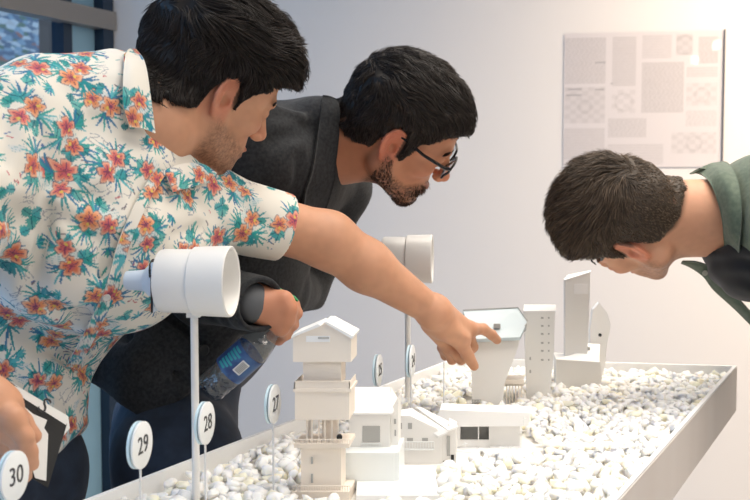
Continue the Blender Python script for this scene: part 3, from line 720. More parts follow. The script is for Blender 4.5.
def stamp(V, N, C, c, nv, kind, R, phi, rs):
    dd = V - c; m = np.where((np.abs(dd) < R * 1.15).all(1))[0]
    if not len(m): return
    m = m[(N[m] @ nv) > .25]
    t = nrm(np.cross(nv, A([0, .3, 1.]))); b = np.cross(nv, t); X = dd[m] @ t; Y = dd[m] @ b; cs, sn = math.cos(phi), math.sin(phi); X, Y = X * cs + Y * sn, -X * sn + Y * cs
    r = np.hypot(X, Y); th = np.arctan2(Y, X); cc = C[m]
    def put(mask, col, a=1.0):
        nonlocal cc
        mk = (np.clip(mask, 0, 1) * a)[:, None]; cc = cc * (1 - mk) + A(col) * mk
    if kind == 'flower':
        rp = R * (.45 + .52 * np.abs(np.cos(2.5 * th)) ** .55) * (1 + .07 * np.sin(9 * th)); ins = sstep(0, .0008, rp - r)
        base = [(.70, .20, .10), (.80, .31, .13), (.70, .18, .15)][rs.randint(3)]
        put(ins, base); put(ins * sstep(.55, .95, r / rp), (.86, .52, .36), .8); put(ins * sstep(.5, .2, r / R), (.55, .10, .16), .7)
        put(ins * (np.abs(np.sin(2.5 * th)) * r < .0011) * (r < R * .7), (.12, .04, .14), .9)
        put(ins * (np.abs(np.cos(2.5 * th)) * r < .0009), (.30, .08, .10), .8)
        put((np.abs(r - rp) < .0008) * 1., (.16, .08, .12), .65)
        put(((np.hypot(X - R * .35, Y * 1.0 - R * .1) < .0022)) * 1., (.75, .55, .12))
    elif kind == 'frond':
        nb = rs.randint(7, 11)
        for i in range(nb):
            a0 = -1.0 + 2.0 * i / (nb - 1) + rs.uniform(-.1, .1); l = R * (1 - .25 * abs(a0)) * rs.uniform(.8, 1); bend = a0 * 6 / R * .08
            u = X * math.cos(a0) + Y * math.sin(a0); v = -X * math.sin(a0) + Y * math.cos(a0) - bend * u * u
            w = .0019 * np.clip(u / l, 0, 1) ** .5 * np.clip(1 - u / l, 0, 1) ** .6 * 1.7
            put((u > 0) * (np.abs(v) < w), [(.02, .30, .34), (.03, .20, .38), (.03, .36, .33), (.10, .46, .52)][rs.randint(4)], .95)
    elif kind == 'leaf':
        for i in range(rs.randint(2, 5)):
            a0 = rs.uniform(0, 6.28); l = R * rs.uniform(.6, 1.); u = (X * math.cos(a0) + Y * math.sin(a0)) / l; v = (-X * math.sin(a0) + Y * math.cos(a0)) / l
            w = .42 * np.clip(4 * u * (1 - u), 0, 1) ** .7 * (1 + .25 * np.sin(u * 30)); ins = (u > 0) * (u < 1) * (np.abs(v) < w)
            put(ins * 1., [(.03, .33, .31), (.02, .25, .28), (.12, .46, .44), (.06, .38, .42)][rs.randint(4)], .92); put(ins * (np.abs(v) < .05), (.01, .10, .16), .8)
    elif kind == 'dash':
        for i in range(rs.randint(5, 11)):
            x0, y0 = rs.uniform(-R, R, 2) * .8; a0 = rs.uniform(-.5, .5) + (1.5 if rs.rand() < .3 else 0); l = rs.uniform(.003, .009); w = rs.uniform(.0006, .0013)
            u = (X - x0) * math.cos(a0) + (Y - y0) * math.sin(a0); v = -(X - x0) * math.sin(a0) + (Y - y0) * math.cos(a0)
            put((np.abs(u) < l / 2) * (np.abs(v) < w), [(.03, .12, .38), (.55, .10, .12), (.04, .20, .35), (.10, .08, .12), (.03, .33, .35)][rs.randint(5)], .85)
    elif kind == 'sketch':
        f = rs.uniform(150, 260); o = rs.uniform(0, 6)
        for i in range(3):
            y0 = rs.uniform(-.6, .6) * R; v = Y - y0 - .0022 * np.sin(X * f + o + i); put((np.abs(v) < .00055) * (np.abs(X) < R * .8), (.10, .16, .26), .6)
        v = r - R * .55 - .0015 * np.sin(th * 4 + o); put((np.abs(v) < .00055) * (th > -1), (.12, .14, .22), .55)
    elif kind == 'wash':
        a0 = rs.uniform(0, 3); u = X; v = Y * 2.4 + .3 * R * np.sin(X / R * 3 + a0); q = np.hypot(u, v) / R
        put(sstep(1, .3, q), [(.45, .66, .72), (.50, .64, .74)][rs.randint(2)], .45)
        put((np.abs(np.sin((X * .4 + Y) * 900)) < .25) * (q < .85), (.06, .34, .42), .55)
    C[m] = cc
def floral(V, Q, seed, places=()):
    N = vnormals(V, Q); rs = np.random.RandomState(seed); C = np.ones((len(V), 3)) * CREAM
    def pick(dist, k, seedpts=()):
        pts = list(seedpts); idx = []
        for i in rs.randint(0, len(V), k):
            p = V[i]
            if all(np.abs(p - q).sum() > dist * 1.2 and np.linalg.norm(p - q) > dist for q in pts): pts.append(p); idx.append(i)
        return idx, pts
    pl = []
    for (px, py) in places:
        d = nrm(ray(px, py)); o = A([0, 0, CAMZ]); w = V - o; t = w @ d; q = np.linalg.norm(w - t[:, None] * d, axis=1); sel = np.where(q < .004)[0]
        if len(sel): pl.append(sel[np.argmin(t[sel])])
    i1, pts = pick(.057, 7000, [V[i] for i in pl]); cl = pl + i1
    for i in cl:   # washes below
        stamp(V, N, C, V[i], N[i], 'wash', .036, rs.uniform(0, 6.28), rs)
    def tang(i):
        t = nrm(np.cross(N[i], A([0, .3, 1.]))); return t, np.cross(N[i], t)
    i2, _ = pick(.025, 7000, [V[i] for i in cl]); 
    for i in i2: stamp(V, N, C, V[i], N[i], ['dash', 'sketch', 'leaf', 'sketch', 'frond', 'wash', 'dash', 'dash'][rs.randint(8)], rs.uniform(.014, .019), rs.uniform(0, 6.28), rs)
    for i in cl:
        t, b = tang(i); a0 = rs.uniform(0, 6.28)
        for k_ in range(3):
            a1 = a0 + k_ * 2.1 + rs.uniform(-.4, .4); c = V[i] + (t * math.cos(a1) + b * math.sin(a1)) * .012
            stamp(V, N, C, c, N[i], 'frond', rs.uniform(.026, .036), a1, rs)
        for k_ in range(3):
            a1 = rs.uniform(0, 6.28); c = V[i] + (t * math.cos(a1) + b * math.sin(a1)) * .020; stamp(V, N, C, c, N[i], 'leaf', .014, rs.uniform(0, 6.28), rs)
        for k_ in range(2):
            a1 = a0 + 1 + k_ * 3.1; c = V[i] + (t * math.cos(a1) + b * math.sin(a1)) * (.0135 if k_ else .012)
            stamp(V, N, C, c, N[i], 'flower', rs.uniform(.0140, .0172) * (1 if k_ == 0 else .85), rs.uniform(0, 6.28), rs)
    return C
me = np_mesh('shirt', V, Q); set_col(me, floral(V, Q, 5, [(46, 308), (102, 100), (115, 165), (185, 190), (250, 228), (70, 260), (42, 165), (238, 185), (48, 385), (30, 110), (75, 70), (62, 178), (10, 232), (150, 235), (70, 430), (105, 300), (212, 178)]))
M_SH = mat('floral_cotton', (.8, .8, .8), .85, sheen=.15, spec=.25); attr_col(M_SH); bump(M_SH, 1500, .15, .0004)
o = link('shirt', me, M_SH); reparent(o, p1)
def cloth_piece(name, rows, th, nu, nv, snap, off, parent, paint=None, m=None, seed=1, lab=None):
    V, Q = sheet(rows, th, nu, nv, snap, off); me = np_mesh(name, V, Q)
    if paint: set_col(me, paint(V, Q, seed))
    o = link(name, me, m); reparent(o, parent)
    if lab: o['label'] = lab
    return o
S1 = SDF(base1)
def row(sd, pts, off): return [sd.hit(x, y, off) if not isinstance(x, np.ndarray) else x for (x, y) in pts]
both1 = SDF(base1 + neck1)
inner = [both1.hit(136, 46, .004), both1.hit(144, 66, .005), both1.hit(149, 100, .006), both1.hit(153, 133, .007)]
outer = [both1.hit(124, 60, .010), both1.hit(121, 86, .012), both1.hit(121, 108, .012), both1.hit(127, 128, .010)]
mid = [(a + b) / 2 + nrm(A([-.2, -1, .5])) * .006 for a, b in zip(inner, outer)]
fl = lambda V, Q, s: floral(V, Q, s)
cloth_piece('collar', [inner, mid, outer], .002, 60, 50, None, 0, p1, fl, M_SH, 21)
inner = [both1.hit(x, y, .004) for x, y in ((196, 164), (184, 163), (172, 166), (163, 171))]
outer = [both1.hit(x, y, .010) for x, y in ((212, 176), (200, 184), (188, 188), (168, 194))]
cloth_piece('collar', [inner, [(a + b) / 2 + A([0, -.006, .003]) for a, b in zip(inner, outer)], outer], .002, 50, 40, None, 0, p1, fl, M_SH, 23)
# placket edge and buttons
pk = [(160, 168), (146, 190), (133, 215), (121, 245), (110, 285), (92, 325), (70, 365)]
cloth_piece('placket', [[S1.hit(x - 5, y, .0035) for x, y in pk], [S1.hit(x + 6, y + 3, .0045) for x, y in pk]], .0022, 170, 14, shirt1, .0012, p1, fl, M_SH, 25)
M_BT = mat('shirt_button', (.75, .74, .70), .3)
for (x, y) in [(148, 190), (126, 236), (106, 296), (82, 346)]:
    c = shirt1.hit(x, y, .003); n_ = shirt1.grad(c[None])[0]; b = MB(); b.lathe([(-.001, 0), (-.001, .005), (.001, .0055), (.0018, .0045), (.0012, .003), (.0012, 0)], c, n_, 16); b.build('button', M_BT, p1, True)
# trousers and shoes
M_NAVY = mat('navy_trousers', (.012, .022, .045), .85, sheen=.1); vary(M_NAVY, (.008, .016, .034), (.016, .030, .058), 30); bump(M_NAVY, 600, .3, .0006, stretch=(1, 1, .3))
def legs(hn, hf, kn, kf, an, af, hem=.06, r=(.088, .062, .050), waist=None):
    return [RC(hn, kn, r[0], r[1], .03), RC(hf, kf, r[0], r[1], .03), RC(kn, an, r[1], r[2], .02), RC(kf, af, r[1], r[2], .02), RC(hn, hf, .10, None, .05)] + ([RC((hn + hf) / 2, waist, .10, .09, .04)] if waist is not None else [])
Kn = A([-.63, 1.32, .50]); Kf = A([-.55, 1.52, .50]); An = A([-.66, 1.30, .10]); Af = A([-.58, 1.53, .10])
tr = SDF(legs(HIPn, HIPf, Kn, Kf, An, Af, waist=A([-.59, 1.43, 1.02])) + [PL((0, 0, .055), (0, 0, 1), .003, 'i')])
tr.p[-1] = FN(lambda P: .05 - P[:, 2], .003, 'i')
tr.post = lambda P, d: d + .003 * vnoise(P * A([18, 18, 7]), 4) + .0015 * vnoise(P * A([40, 40, 14]), 5)
cloth_mesh('trousers', tr, (-.86, 1.05, .02), (-.36, 1.76, 1.18), .009, M_NAVY, p1)
M_SHOE = mat('shoe_leather', (.03, .02, .015), .4)
def shoe(an, fd, parent, m=M_SHOE):
    fd = nrm(A([fd[0], fd[1], 0])); R = Frame((0, 0, 0), fd, (0, 0, 1)).R
    s = SDF([RC(A([an[0], an[1], .075]), A([an[0], an[1], .045]), .042, .042, 0), EL(A([an[0], an[1], .045]) + fd * .07, (.12, .046, .04), R, .03), BX(A([an[0], an[1], .014]) + fd * .055, (.135, .045, .014), R, .012, .004),
             FN(lambda P: -(P[:, 2] - .0005) * -1 * -1, .001, 'i')])
    s.p[-1] = FN(lambda P: .001 - P[:, 2], .001, 'i')
    c = A([an[0], an[1], 0]); V, Q = mesh_sdf('shoe', s, c - A([.24, .24, .01]), c + A([.24, .24, .14]), .006); o = link('shoe', np_mesh('shoe', V, Q), m); reparent(o, parent)
shoe(An, Gf, p1); shoe(Af, Gf, p1)
# ================================================================ person in the charcoal blazer
p2 = empty('person', (-.36, 1.72, 0), 'bearded person in glasses and a charcoal blazer, bending over the table', 'person')
F2 = Frame(W(399, 128.5, 1.76), (.837, .16, -.522), (.541, -.386, .747), .975)
S2n = W(262, 153, 1.70); S2f = W(338, 185, 2.00); C72 = W(316, 122, 1.81); H2n = A([-.325, 1.62, .94]); H2f = A([-.385, 1.86, .94])
E2n = W(172, 286, 1.70); W2n = W(252, 303, 1.48); E2f = W(300, 290, 2.0); W2f = W(285, 292, 1.80)
Sd2 = nrm(S2f - S2n); Up2 = nrm(A([.26, .03, .56])); G2 = nrm(np.cross(Sd2, Up2)); G2 = G2 if G2[0] > 0 else -G2
R2 = A([G2, nrm(np.cross(Up2, G2)), nrm(np.cross(G2, np.cross(Up2, G2)))]).T
ch2 = A([-.19, 1.80, 1.37])
def hand_bottle():
    m = [W(284.1, 299.8, 1.475), W(287.8, 308.3, 1.475), W(285.9, 318.8, 1.480), W(280.4, 327.3, 1.485)]
    L = hand_palm(W2n, m, .0215, .0115); L.append(EL((W2n + m[1]) / 2 + A([0, .004, 0]), (.030, .026, .014), Frame((0, 0, 0), nrm(m[1] - W2n), (0, -1, .2)).R, .012))
    for i, (a, b_, c) in enumerate((((293.4, 304.5, 1.510), (286.9, 309.2, 1.545), (277.6, 308.3, 1.550)), ((296.2, 313.1, 1.512), (288.7, 319.7, 1.545), (278.5, 317.8, 1.552)), ((292.5, 324.4, 1.517), (285.0, 330.1, 1.548), (275.7, 327.3, 1.552)), ((285.9, 333.9, 1.518), (278.5, 339.6, 1.540), (271.1, 335.9, 1.548)))):
        L += chain([m[i], W(*a), W(*b_), W(*c)], [.0112, .0098, .009, .008], .003)
    L += [RC(W2n, W(260.8, 294.1, 1.495), .02, .016, .012)] + chain([W(260.8, 294.1, 1.495), W(272.0, 292.1, 1.520), W(281.3, 297.9, 1.545)], [.0135, .011, .009], .004)
    return L
neck2 = [RC(C72 + A([.02, 0, -.035]), F2.pt((-.035, 0, -.005)), .060, .058, .03), RC(C72 + A([.06, 0, -.06]), F2.pt((.01, 0, -.06)), .05, .042, .03)]
body2 = SDF([EL(ch2, (.07, .13, .13), R2, 0), EL(A([-.26, 1.76, 1.16]), (.07, .12, .17), R2, .06), RC(H2n, H2f, .07, None, .05), RC(C72 + A([-.0, 0, -.06]), S2f, .042, .042, .04), RC(C72 + A([-.0, 0, -.06]), S2n, .042, .042, .04),
             RC(S2n, E2n, .04, .038, .03), RC(E2n, W2n, .038, .026, .02), RC(S2f, E2f, .045, .04, .03), RC(E2f, W2f, .04, .027, .02),
             *neck2]
            + hand_bottle() + hand_simple(W2f, A([-.5, -.7, .1]), A([0, 0, 1]), .95, .9, -1) + head_prims(F2, 1.04))
G2X = [-.13, -.085, -.062, -.036, -.026, -.012, .006, .010, .024, .032, .042, .062, .080, .11]
G2Z = [-.046, -.052, -.050, -.032, .010, .032, .030, -.022, -.024, .012, .030, .048, .066, .068]
def beard2(L):
    up_ = np.interp(L[:, 0], [-.01, .01, .03, .06, .085, .11], [-.012, -.024, -.056, -.066, -.052, -.052])
    m = sstep(.004, -.012, L[:, 2] - up_) * sstep(-.012, .006, L[:, 0]) * sstep(-.140, -.118, L[:, 2])
    m = np.maximum(m, sstep(.006, .001, np.abs(L[:, 2] + .052)) * sstep(.030, .022, np.abs(L[:, 1])) * sstep(.088, .094, L[:, 0]))
    return m, A([.06, .032, .022]), .75
def paint2(V):
    class S:
        col = ((.03, .018, .013), .85)
        def __call__(s, L): return sstep(-.006, .008, L[:, 2] - np.interp(L[:, 0], G2X, G2Z))
    return skin_paint(V, F2, (.55, .25, .145), red=(.60, .16, .10), beard=beard2, scalp=S(), hands=[(W(275, 312, 1.46), .07, (.55, .24, .15), .5)])
body_mesh('body', body2, (-.55, 1.36, .84), (.24, 2.16, 1.66), .0028, paint2, p2)
eyes(F2, p2)
M_H2 = hair_mat('dark_brown_hair', (.022, .016, .013))
th2 = lambda L: .007 + .011 * sstep(.02, .10, L[:, 2])
hs2 = hair_sdf(F2, G2X, G2Z, th2, neck=SDF(neck2), noise=(.003, 80, 0))
V, Q = mesh_sdf('hair', hs2, F2.o - .19, F2.o + .19, .003); me = np_mesh('hair', V, Q); set_col(me, np.ones((len(V), 3)) * .55); reparent(link('hair', me, M_H2), p2)
def flow2(L, rs):
    w = sstep(.04, .10, L[:, 2])[:, None]; bk = sstep(-.02, -.07, L[:, 0])[:, None]
    top = A([1, .0, -.1]) * np.ones((len(L), 3)); top[:, 1] = .5 * vnoise(L * 30, 2) - .2; side = A([.5, 0, -1.]) * np.ones((len(L), 3)); back = A([.05, 0, -1.]) * np.ones((len(L), 3))
    v = top * w + (side * (1 - bk) + back * bk) * (1 - w) + .7 * np.stack([vnoise(L * 60, i + 20) for i in range(3)], 1)
    return v if rs is None else v + rs.normal(0, .15, v.shape)
strands('hair_strands', hs2, F2, V, 9000, flow2, lambda L: .014 + .018 * sstep(.04, .10, L[:, 2]), .00085, lambda L, rs: rs.uniform(0, .005, len(L)) * (.4 + sstep(.02, .09, L[:, 2])), p2, M_H2, 5, cols=(.5, 1.8))
brow_strands(F2, p2, M_H2, 4, .006)
hd2 = SDF(head_prims(F2, 1.04))
rs = np.random.RandomState(9); D = rs.normal(size=(26000, 3)); D /= np.linalg.norm(D, axis=1)[:, None]; P = F2.pt((.03, 0, -.05)) + D * .11
for _ in range(12):
    d = hd2.ev(P); P = P - hd2.grad(P) * d[:, None] * .8
L = F2.loc(P); m = beard2(L)[0] > .5; P = P[m & (L[:, 2] > -.15)]
M_BRD = hair_mat('brown_beard', (.045, .024, .015), .5)
strands('beard', hd2, F2, P, 2300, lambda L, rs: A([.35, 0, -1.]) + (rs.normal(0, .35, L.shape) if rs is not None else .0 * L), lambda L: .0045 + .004 * sstep(-.07, -.11, L[:, 2]), .0005, lambda L, rs: rs.uniform(.001, .004, len(L)), p2, M_BRD, 6, cols=(.6, 2.6))
# blazer
blz_t = [EL(ch2 + A([-.005, 0, 0]), (.108, .185, .16), R2, 0), EL(A([-.255, 1.76, 1.20]), (.112, .165, .17), R2, .06), EL(A([-.325, 1.73, 1.05]), (.120, .170, .17), R2, .06),
         RC(C72 + A([-.03, 0, -.055]), S2f, .068, .062, .05), RC(C72 + A([-.03, 0, -.055]), S2n, .075, .066, .05), EL(A([-.22, 1.76, 1.42]), (.07, .12, .09), R2, .05), RC(W(318, 118, 1.75), W(318, 120, 1.90), .040, .036, .03), RC(W(160, 352, 1.68), W(98, 366, 1.66), .05, .028, .05)]
wfd = nrm(W2n - E2n)
bl = SDF(blz_t + [RC(S2n, E2n, .066, .056, .03), RC(E2n, W2n + wfd * .034, .056, .0405, .02), RC(S2f, E2f, .064, .052, .03), RC(E2f, W2f + (E2f - W2f) * .12, .052, .040, .02)])
B0 = SDF(list(bl.p))
for (x0, y0, x1, y1, r, sg) in [(275, 140, 312, 128, .008, -1), (262, 190, 300, 205, .009, -1), (300, 160, 290, 215, .008, -1), (150, 300, 205, 345, .010, -1), (120, 330, 185, 380, .009, -1), (215, 290, 225, 322, .007, -1), (200, 275, 212, 318, .007, -1), (185, 262, 240, 262, .008, -1), (265, 110, 300, 118, .008, 1)]:
    a = B0.hit(x0, y0, .005); b = B0.hit(x1, y1, .005)
    if a is not None and b is not None: bl.p.append(RC(a, b, r, r * .5, .02, 's' if sg < 0 else 'u'))
hp = W(113, 397, 1.62)
zc = W(0, 340, 1.6)[2]; n2 = nrm(A([.76, -.1, -.65])); pc2 = W(170, 416, 1.62)
bl.p += [FN(lambda P: (P - hp) @ Up2, .004, 's'), FN(lambda P: np.maximum(-((P - pc2) @ n2), P[:, 2] - zc), .012, 's')]
bl.p += [FN(lambda P: np.maximum(-((P - (W2n + wfd * .027)) @ wfd), np.linalg.norm(P - (W2n + wfd * .03), axis=1) - .075), .003, 's')]; bl.p += [RC(W2n - wfd * .0, W2n + wfd * .07, .0335, .0345, .002, 's')]
bl.p += [RC(C72 + A([.035, 0, -.01]), F2.pt((-.035, 0, 0)), .063, .064, .006, 's'), RC(C72 + A([.06, 0, -.03]), F2.pt((.0, 0, -.09)), .056, .05, .006, 's')]
bl.post = lambda P, d: d + .0022 * vnoise(P * A([13, 13, 20]), 8) + .0011 * vnoise(P * 38, 9)
M_BLZ = mat('charcoal_wool', (.03, .032, .035), .9, sheen=.08, spec=.2); vary(M_BLZ, (.020, .021, .024), (.036, .038, .041), 180, 3); bsdf(M_BLZ).inputs['Sheen Roughness'].default_value = .5; bump(M_BLZ, 900, .3, .0006)
cloth_mesh('blazer', bl, (-.62, 1.36, .86), (.12, 2.16, 1.66), .0045, M_BLZ, p2)
inn_ = [B0.hit(x, y, .006) for x, y in ((338, 100), (336, 130), (333, 160), (330, 184), (320, 214), (306, 238))]
out_ = [B0.hit(x, y, .005) for x, y in ((322, 98), (318, 124), (313, 150), (309, 172), (302, 196), (300, 236))]
md_ = [(a + b) / 2 + A([-.002, -.006, .002]) for a, b in zip(inn_, out_)]
V, Q = sheet([inn_, md_, out_], .004, 40, 12, B0, .003); reparent(link('lapel', np_mesh('lapel', V, Q), M_BLZ), p2)
c = B0.hit(203, 350, .0015); b = MB(); b.lathe([(-.001, 0), (-.001, .009), (.002, .0095), (.003, .008), (.002, .005), (.002, 0)], c, B0.grad(c[None])[0], 20); b.build('button', mat('black_button', (.012, .012, .013), .3), p2, True)
M_GSH = mat('grey_shirt', (.10, .105, .115), .8); bump(M_GSH, 900, .2, .0005)
sh2 = SDF([EL(ch2, (.095, .15, .15), R2, 0), EL(A([-.262, 1.76, 1.17]), (.098, .145, .19), R2, .06), RC(C72 + A([.02, 0, -.055]), F2.pt((-.02, 0, -.035)), .066, .058, .03), RC(C72 + A([.045, 0, -.065]), C72 + A([.075, 0, -.04]), .054, .052, .02), RC(W2n - wfd * .05, W2n + wfd * .001, .0316, .0308, 0.001),
            FN(lambda P: (P - F2.pt((-.03, 0, -.070))) @ F2.vec((.5, 0, 1.)), .003, 's') if 0 else RC(F2.pt((-.02, 0, .02)), F2.pt((.0, 0, .02)), .001, None, 0)])
nkd = nrm(F2.pt((-.02, 0, -.035)) - C72); sh2.p[-1] = FN(lambda P: -((P - (C72 + nkd * .055)) @ nkd) if False else -(((C72 + nkd * .055) - P) @ nkd) * -1, .003, 's')
nk0 = C72 + A([.03, 0, -.02]) + nkd * .035
sh2.p[-1] = FN(lambda P: np.maximum((nk0 - P) @ nkd, P[:, 2] * 0 - (P[:, 2] - 1.36)), .003, 's')
cloth_mesh('dress_shirt', sh2, (-.45, 1.40, .98), (.10, 2.0, 1.58), .005, M_GSH, p2, 'dark grey dress shirt')
K2n = A([-.35, 1.60, .50]); K2f = A([-.43, 1.88, .50]); A2n = A([-.38, 1.58, .10]); A2f = A([-.47, 1.88, .10])
tr = SDF(legs(H2n, H2f, K2n, K2f, A2n, A2f, waist=A([-.325, 1.74, 1.04]), r=(.092, .066, .052)) + [FN(lambda P: .05 - P[:, 2], .003, 'i')]); tr.post = lambda P, d: d + .003 * vnoise(P * A([18, 18, 7]), 4) + .0015 * vnoise(P * A([40, 40, 14]), 5)
cloth_mesh('trousers', tr, (-.66, 1.36, .02), (-.12, 2.1, 1.20), .009, M_NAVY, p2)
shoe(A2n, G2, p2); shoe(A2f, G2, p2)
# glasses
gl = empty('eyeglasses', F2.pt((.05, 0, 0)), 'black rectangular eyeglasses worn by the bearded person', 'glasses')
M_FRM = mat('black_acetate', (.008, .008, .010), .25); M_LENS = sheet_glass('spectacle_lens', (.93, .94, .95), 1.3)
b = MB(); rims = []
for g in (1, -1):
    pts = [F2.pt((.1135 - .006 * (abs(y) / .06) ** 2 - .004 * (z < 0), y, z)) for y, z in [(g * (.034 + .0255 * sx * cx), .001 + .0185 * cz) for sx, cx, cz in [(1, math.copysign(abs(math.cos(t)) ** .45, math.cos(t)), math.copysign(abs(math.sin(t)) ** .5, math.sin(t))) for t in np.linspace(0, 2 * math.pi, 28, endpoint=False)]]]
    b.tube(pts, .0021, 8, closed=True); rims.append(pts)
b.tube([F2.pt((.1145, -.010, .008)), F2.pt((.117, 0, .011)), F2.pt((.1145, .010, .008))], .002, 8); b.build('frame', M_FRM, gl, True)
for g, pts in zip((1, -1), rims): MB().prism(pts, F2.vec((-.0012, 0, 0))).build('lens', M_LENS, gl)
for g in (1, -1):
    b = MB(); b.tube([F2.pt((.107, g * .061, .009)), F2.pt((.095, g * .072, .009)), F2.pt((.05, g * .0765, .010)), F2.pt((.008, g * .0755, .016)), F2.pt((-.010, g * .073, .014)), F2.pt((-.026, g * .072, -.008))], [.003, .0032, .0028, .0026, .0024, .002], 8); b.build('temple', M_FRM, gl, True)

# ================================================================ person in the green shirt
p3 = empty('person', (1.13, 1.80, 0), 'brown-haired person in an olive green shirt over a black tee, head bowed', 'person')
F3 = Frame(W(630, 221, 1.85), (-.315, .705, -.632), (-.925, -.082, .37), 1.02)
C73 = W(712, 180, 1.87); S3n = W(805, 228, 1.70); S3f = W(770, 232, 2.06); H3n = A([1.14, 1.66, .95]); H3f = A([1.12, 1.90, .95])
Up3 = nrm(A([-.55, .10, .42])); Sd3 = nrm(S3n - S3f); G3 = nrm(np.cross(Up3, Sd3)); G3 = G3 if G3[2] < 0 else -G3
R3 = A([G3, nrm(np.cross(Up3, G3)), nrm(np.cross(G3, np.cross(Up3, G3)))]).T
ch3 = A([.80, 1.87, 1.31]); E3n = A([.97, 1.62, 1.13]); W3n = A([1.02, 1.60, .92]); E3f = A([.95, 2.12, 1.12]); W3f = A([.98, 2.10, .90])
nb3 = W(738, 214, 1.87)
neck3 = [RC(nb3, F3.pt((-.030, 0, .0)), .066, .056, .03), RC(W(725, 225, 1.88), F3.pt((.005, 0, -.055)), .058, .046, .03)]
body3 = SDF([EL(ch3, (.075, .13, .13), R3, 0), EL(A([.99, 1.83, 1.16]), (.075, .12, .17), R3, .06), RC(H3n, H3f, .08, None, .05), RC(nb3 + A([.03, 0, -.01]), S3f, .045, .045, .05), RC(nb3 + A([.03, 0, -.01]), S3n, .045, .045, .05),
             RC(S3n, E3n, .045, .04, .03), RC(E3n, W3n, .04, .028, .02), RC(S3f, E3f, .045, .04, .03), RC(E3f, W3f, .04, .028, .02),
             *neck3]
            + hand_simple(W3n, A([.1, 0, -1]), A([0, -1, 0]), 1, .5, 1) + hand_simple(W3f, A([.1, 0, -1]), A([0, 1, 0]), 1, .5, -1) + head_prims(F3, 1.0))
G3X = [-.13, -.085, -.062, -.036, -.026, -.012, .006, .010, .022, .030, .040, .060, .078, .11]
G3Z = [-.048, -.054, -.054, -.040, .006, .030, .030, -.004, -.008, .012, .030, .054, .078, .080]
def paint3(V):
    class S:
        col = ((.06, .036, .024), .9)
        def __call__(s, L): return sstep(-.010, .006, L[:, 2] - np.interp(L[:, 0], G3X, G3Z)) * sstep(-.122, -.108, L[:, 0])
    return skin_paint(V, F3, (.62, .32, .20), red=(.70, .20, .12), beard=lambda L: (beard1(L)[0], A([.12, .06, .04]), .45), scalp=S())
body_mesh('body', body3, (.42, 1.42, .68), (1.30, 2.26, 1.62), .003, paint3, p3)
eyes(F3, p3)
M_H3 = hair_mat('brown_hair', (.072, .050, .034), .5)
th3 = lambda L: (1 - .45 * sstep(.05, .10, L[:, 0])) * (.0025 + .014 * sstep(.02, .085, L[:, 2]) * sstep(-.10, -.03, L[:, 0]) + .007 * sstep(.05, .10, L[:, 2]) + .004 * sstep(-.03, .04, L[:, 2]))
hs3 = hair_sdf(F3, G3X, G3Z, th3, neck=SDF(neck3), nth=.006, xmin=-.112, noise=(.0012, 80, 0))
V, Q = mesh_sdf('hair', hs3, F3.o - .19, F3.o + .19, .003); me = np_mesh('hair', V, Q); set_col(me, np.ones((len(V), 3)) * .7); reparent(link('hair', me, M_H3), p3)
def flow3(L, rs):
    w = sstep(.02, .085, L[:, 2])[:, None]; top = A([1, .25, .1]) * np.ones((len(L), 3)); side = A([.3, 0, -1.]) * np.ones((len(L), 3))
    v = top * w + side * (1 - w) + .5 * np.stack([vnoise(L * 45, i + 20) for i in range(3)], 1) * (.4 + w)
    return v if rs is None else v + rs.normal(0, .16, v.shape)
strands('hair_strands', hs3, F3, V, 12000, flow3, lambda L: .005 + .026 * sstep(.03, .085, L[:, 2]), .0007, lambda L, rs: .001 + rs.uniform(0, .012, len(L)) * sstep(.03, .09, L[:, 2]), p3, M_H3, 8, cols=(.5, 2.1), shade=lambda L, rs: 1 + .3 * sstep(.03, -.05, L[:, 2]))
brow_strands(F3, p3, M_H3, 6, .003, 60)
tee = SDF([EL(ch3, (.105, .165, .16), R3, 0), EL(A([.97, 1.83, 1.16]), (.11, .155, .19), R3, .06), RC(nb3 + A([.02, 0, -.01]), S3f, .066, .062, .05), RC(nb3 + A([.02, 0, -.01]), S3n, .066, .062, .05), EL(W(748, 262, 1.87), (.07, .09, .08), R3, .05),
           RC(S3n, S3n + (E3n - S3n) * .6, .06, .055, .03), RC(S3f, S3f + (E3f - S3f) * .6, .06, .055, .03)])
T0 = list(tee.p); tee.p = T0 + [RC(nb3 + A([.03, 0, 0]), F3.pt((-.03, 0, 0)), .069, .066, .005, 's')]
tee.post = lambda P, d: d + .0035 * np.sin((P @ nrm(A([.3, .2, 1]))) * 190 + 3 * vnoise(P * 15, 2)) * sstep(-1, .6, vnoise(P * 18, 7)) + .001 * vnoise(P * 40, 3)
M_TEE = mat('black_jersey', (.010, .010, .012), .8, sheen=.2)
cloth_mesh('tee_shirt', tee, (.55, 1.50, .96), (1.25, 2.26, 1.60), .0045, M_TEE, p3, 'black tee shirt')
M_OLV = mat('olive_cotton', (.085, .118, .082), .85, sheen=.2); vary(M_OLV, (.075, .105, .074), (.108, .142, .100), 120, 3); bump(M_OLV, 700, .35, .0007)
ov = SDF([EL(ch3, (.120, .182, .17), R3, 0), EL(A([.97, 1.83, 1.16]), (.125, .172, .19), R3, .06), RC(nb3 + A([.035, 0, .0]), S3f, .078, .072, .05), RC(nb3 + A([.035, 0, .0]), S3n, .078, .074, .05),
          RC(S3n, E3n, .074, .066, .03), RC(E3n, W3n, .062, .048, .03), RC(S3f, E3f, .070, .066, .03), RC(E3f, W3f, .062, .048, .03)])
O0 = SDF(list(ov.p))
oc = W(735, 281, 1.78); on = nrm(A([-.25, -.0, -1.]))
ov.p += [RC(nb3 + A([.03, 0, 0]), F3.pt((-.03, 0, 0)), .073, .07, .005, 's'), FN(lambda P: -np.minimum((P - oc) @ on, np.minimum(2.02 - P[:, 1], .95 - P[:, 0])), .008, 's')]
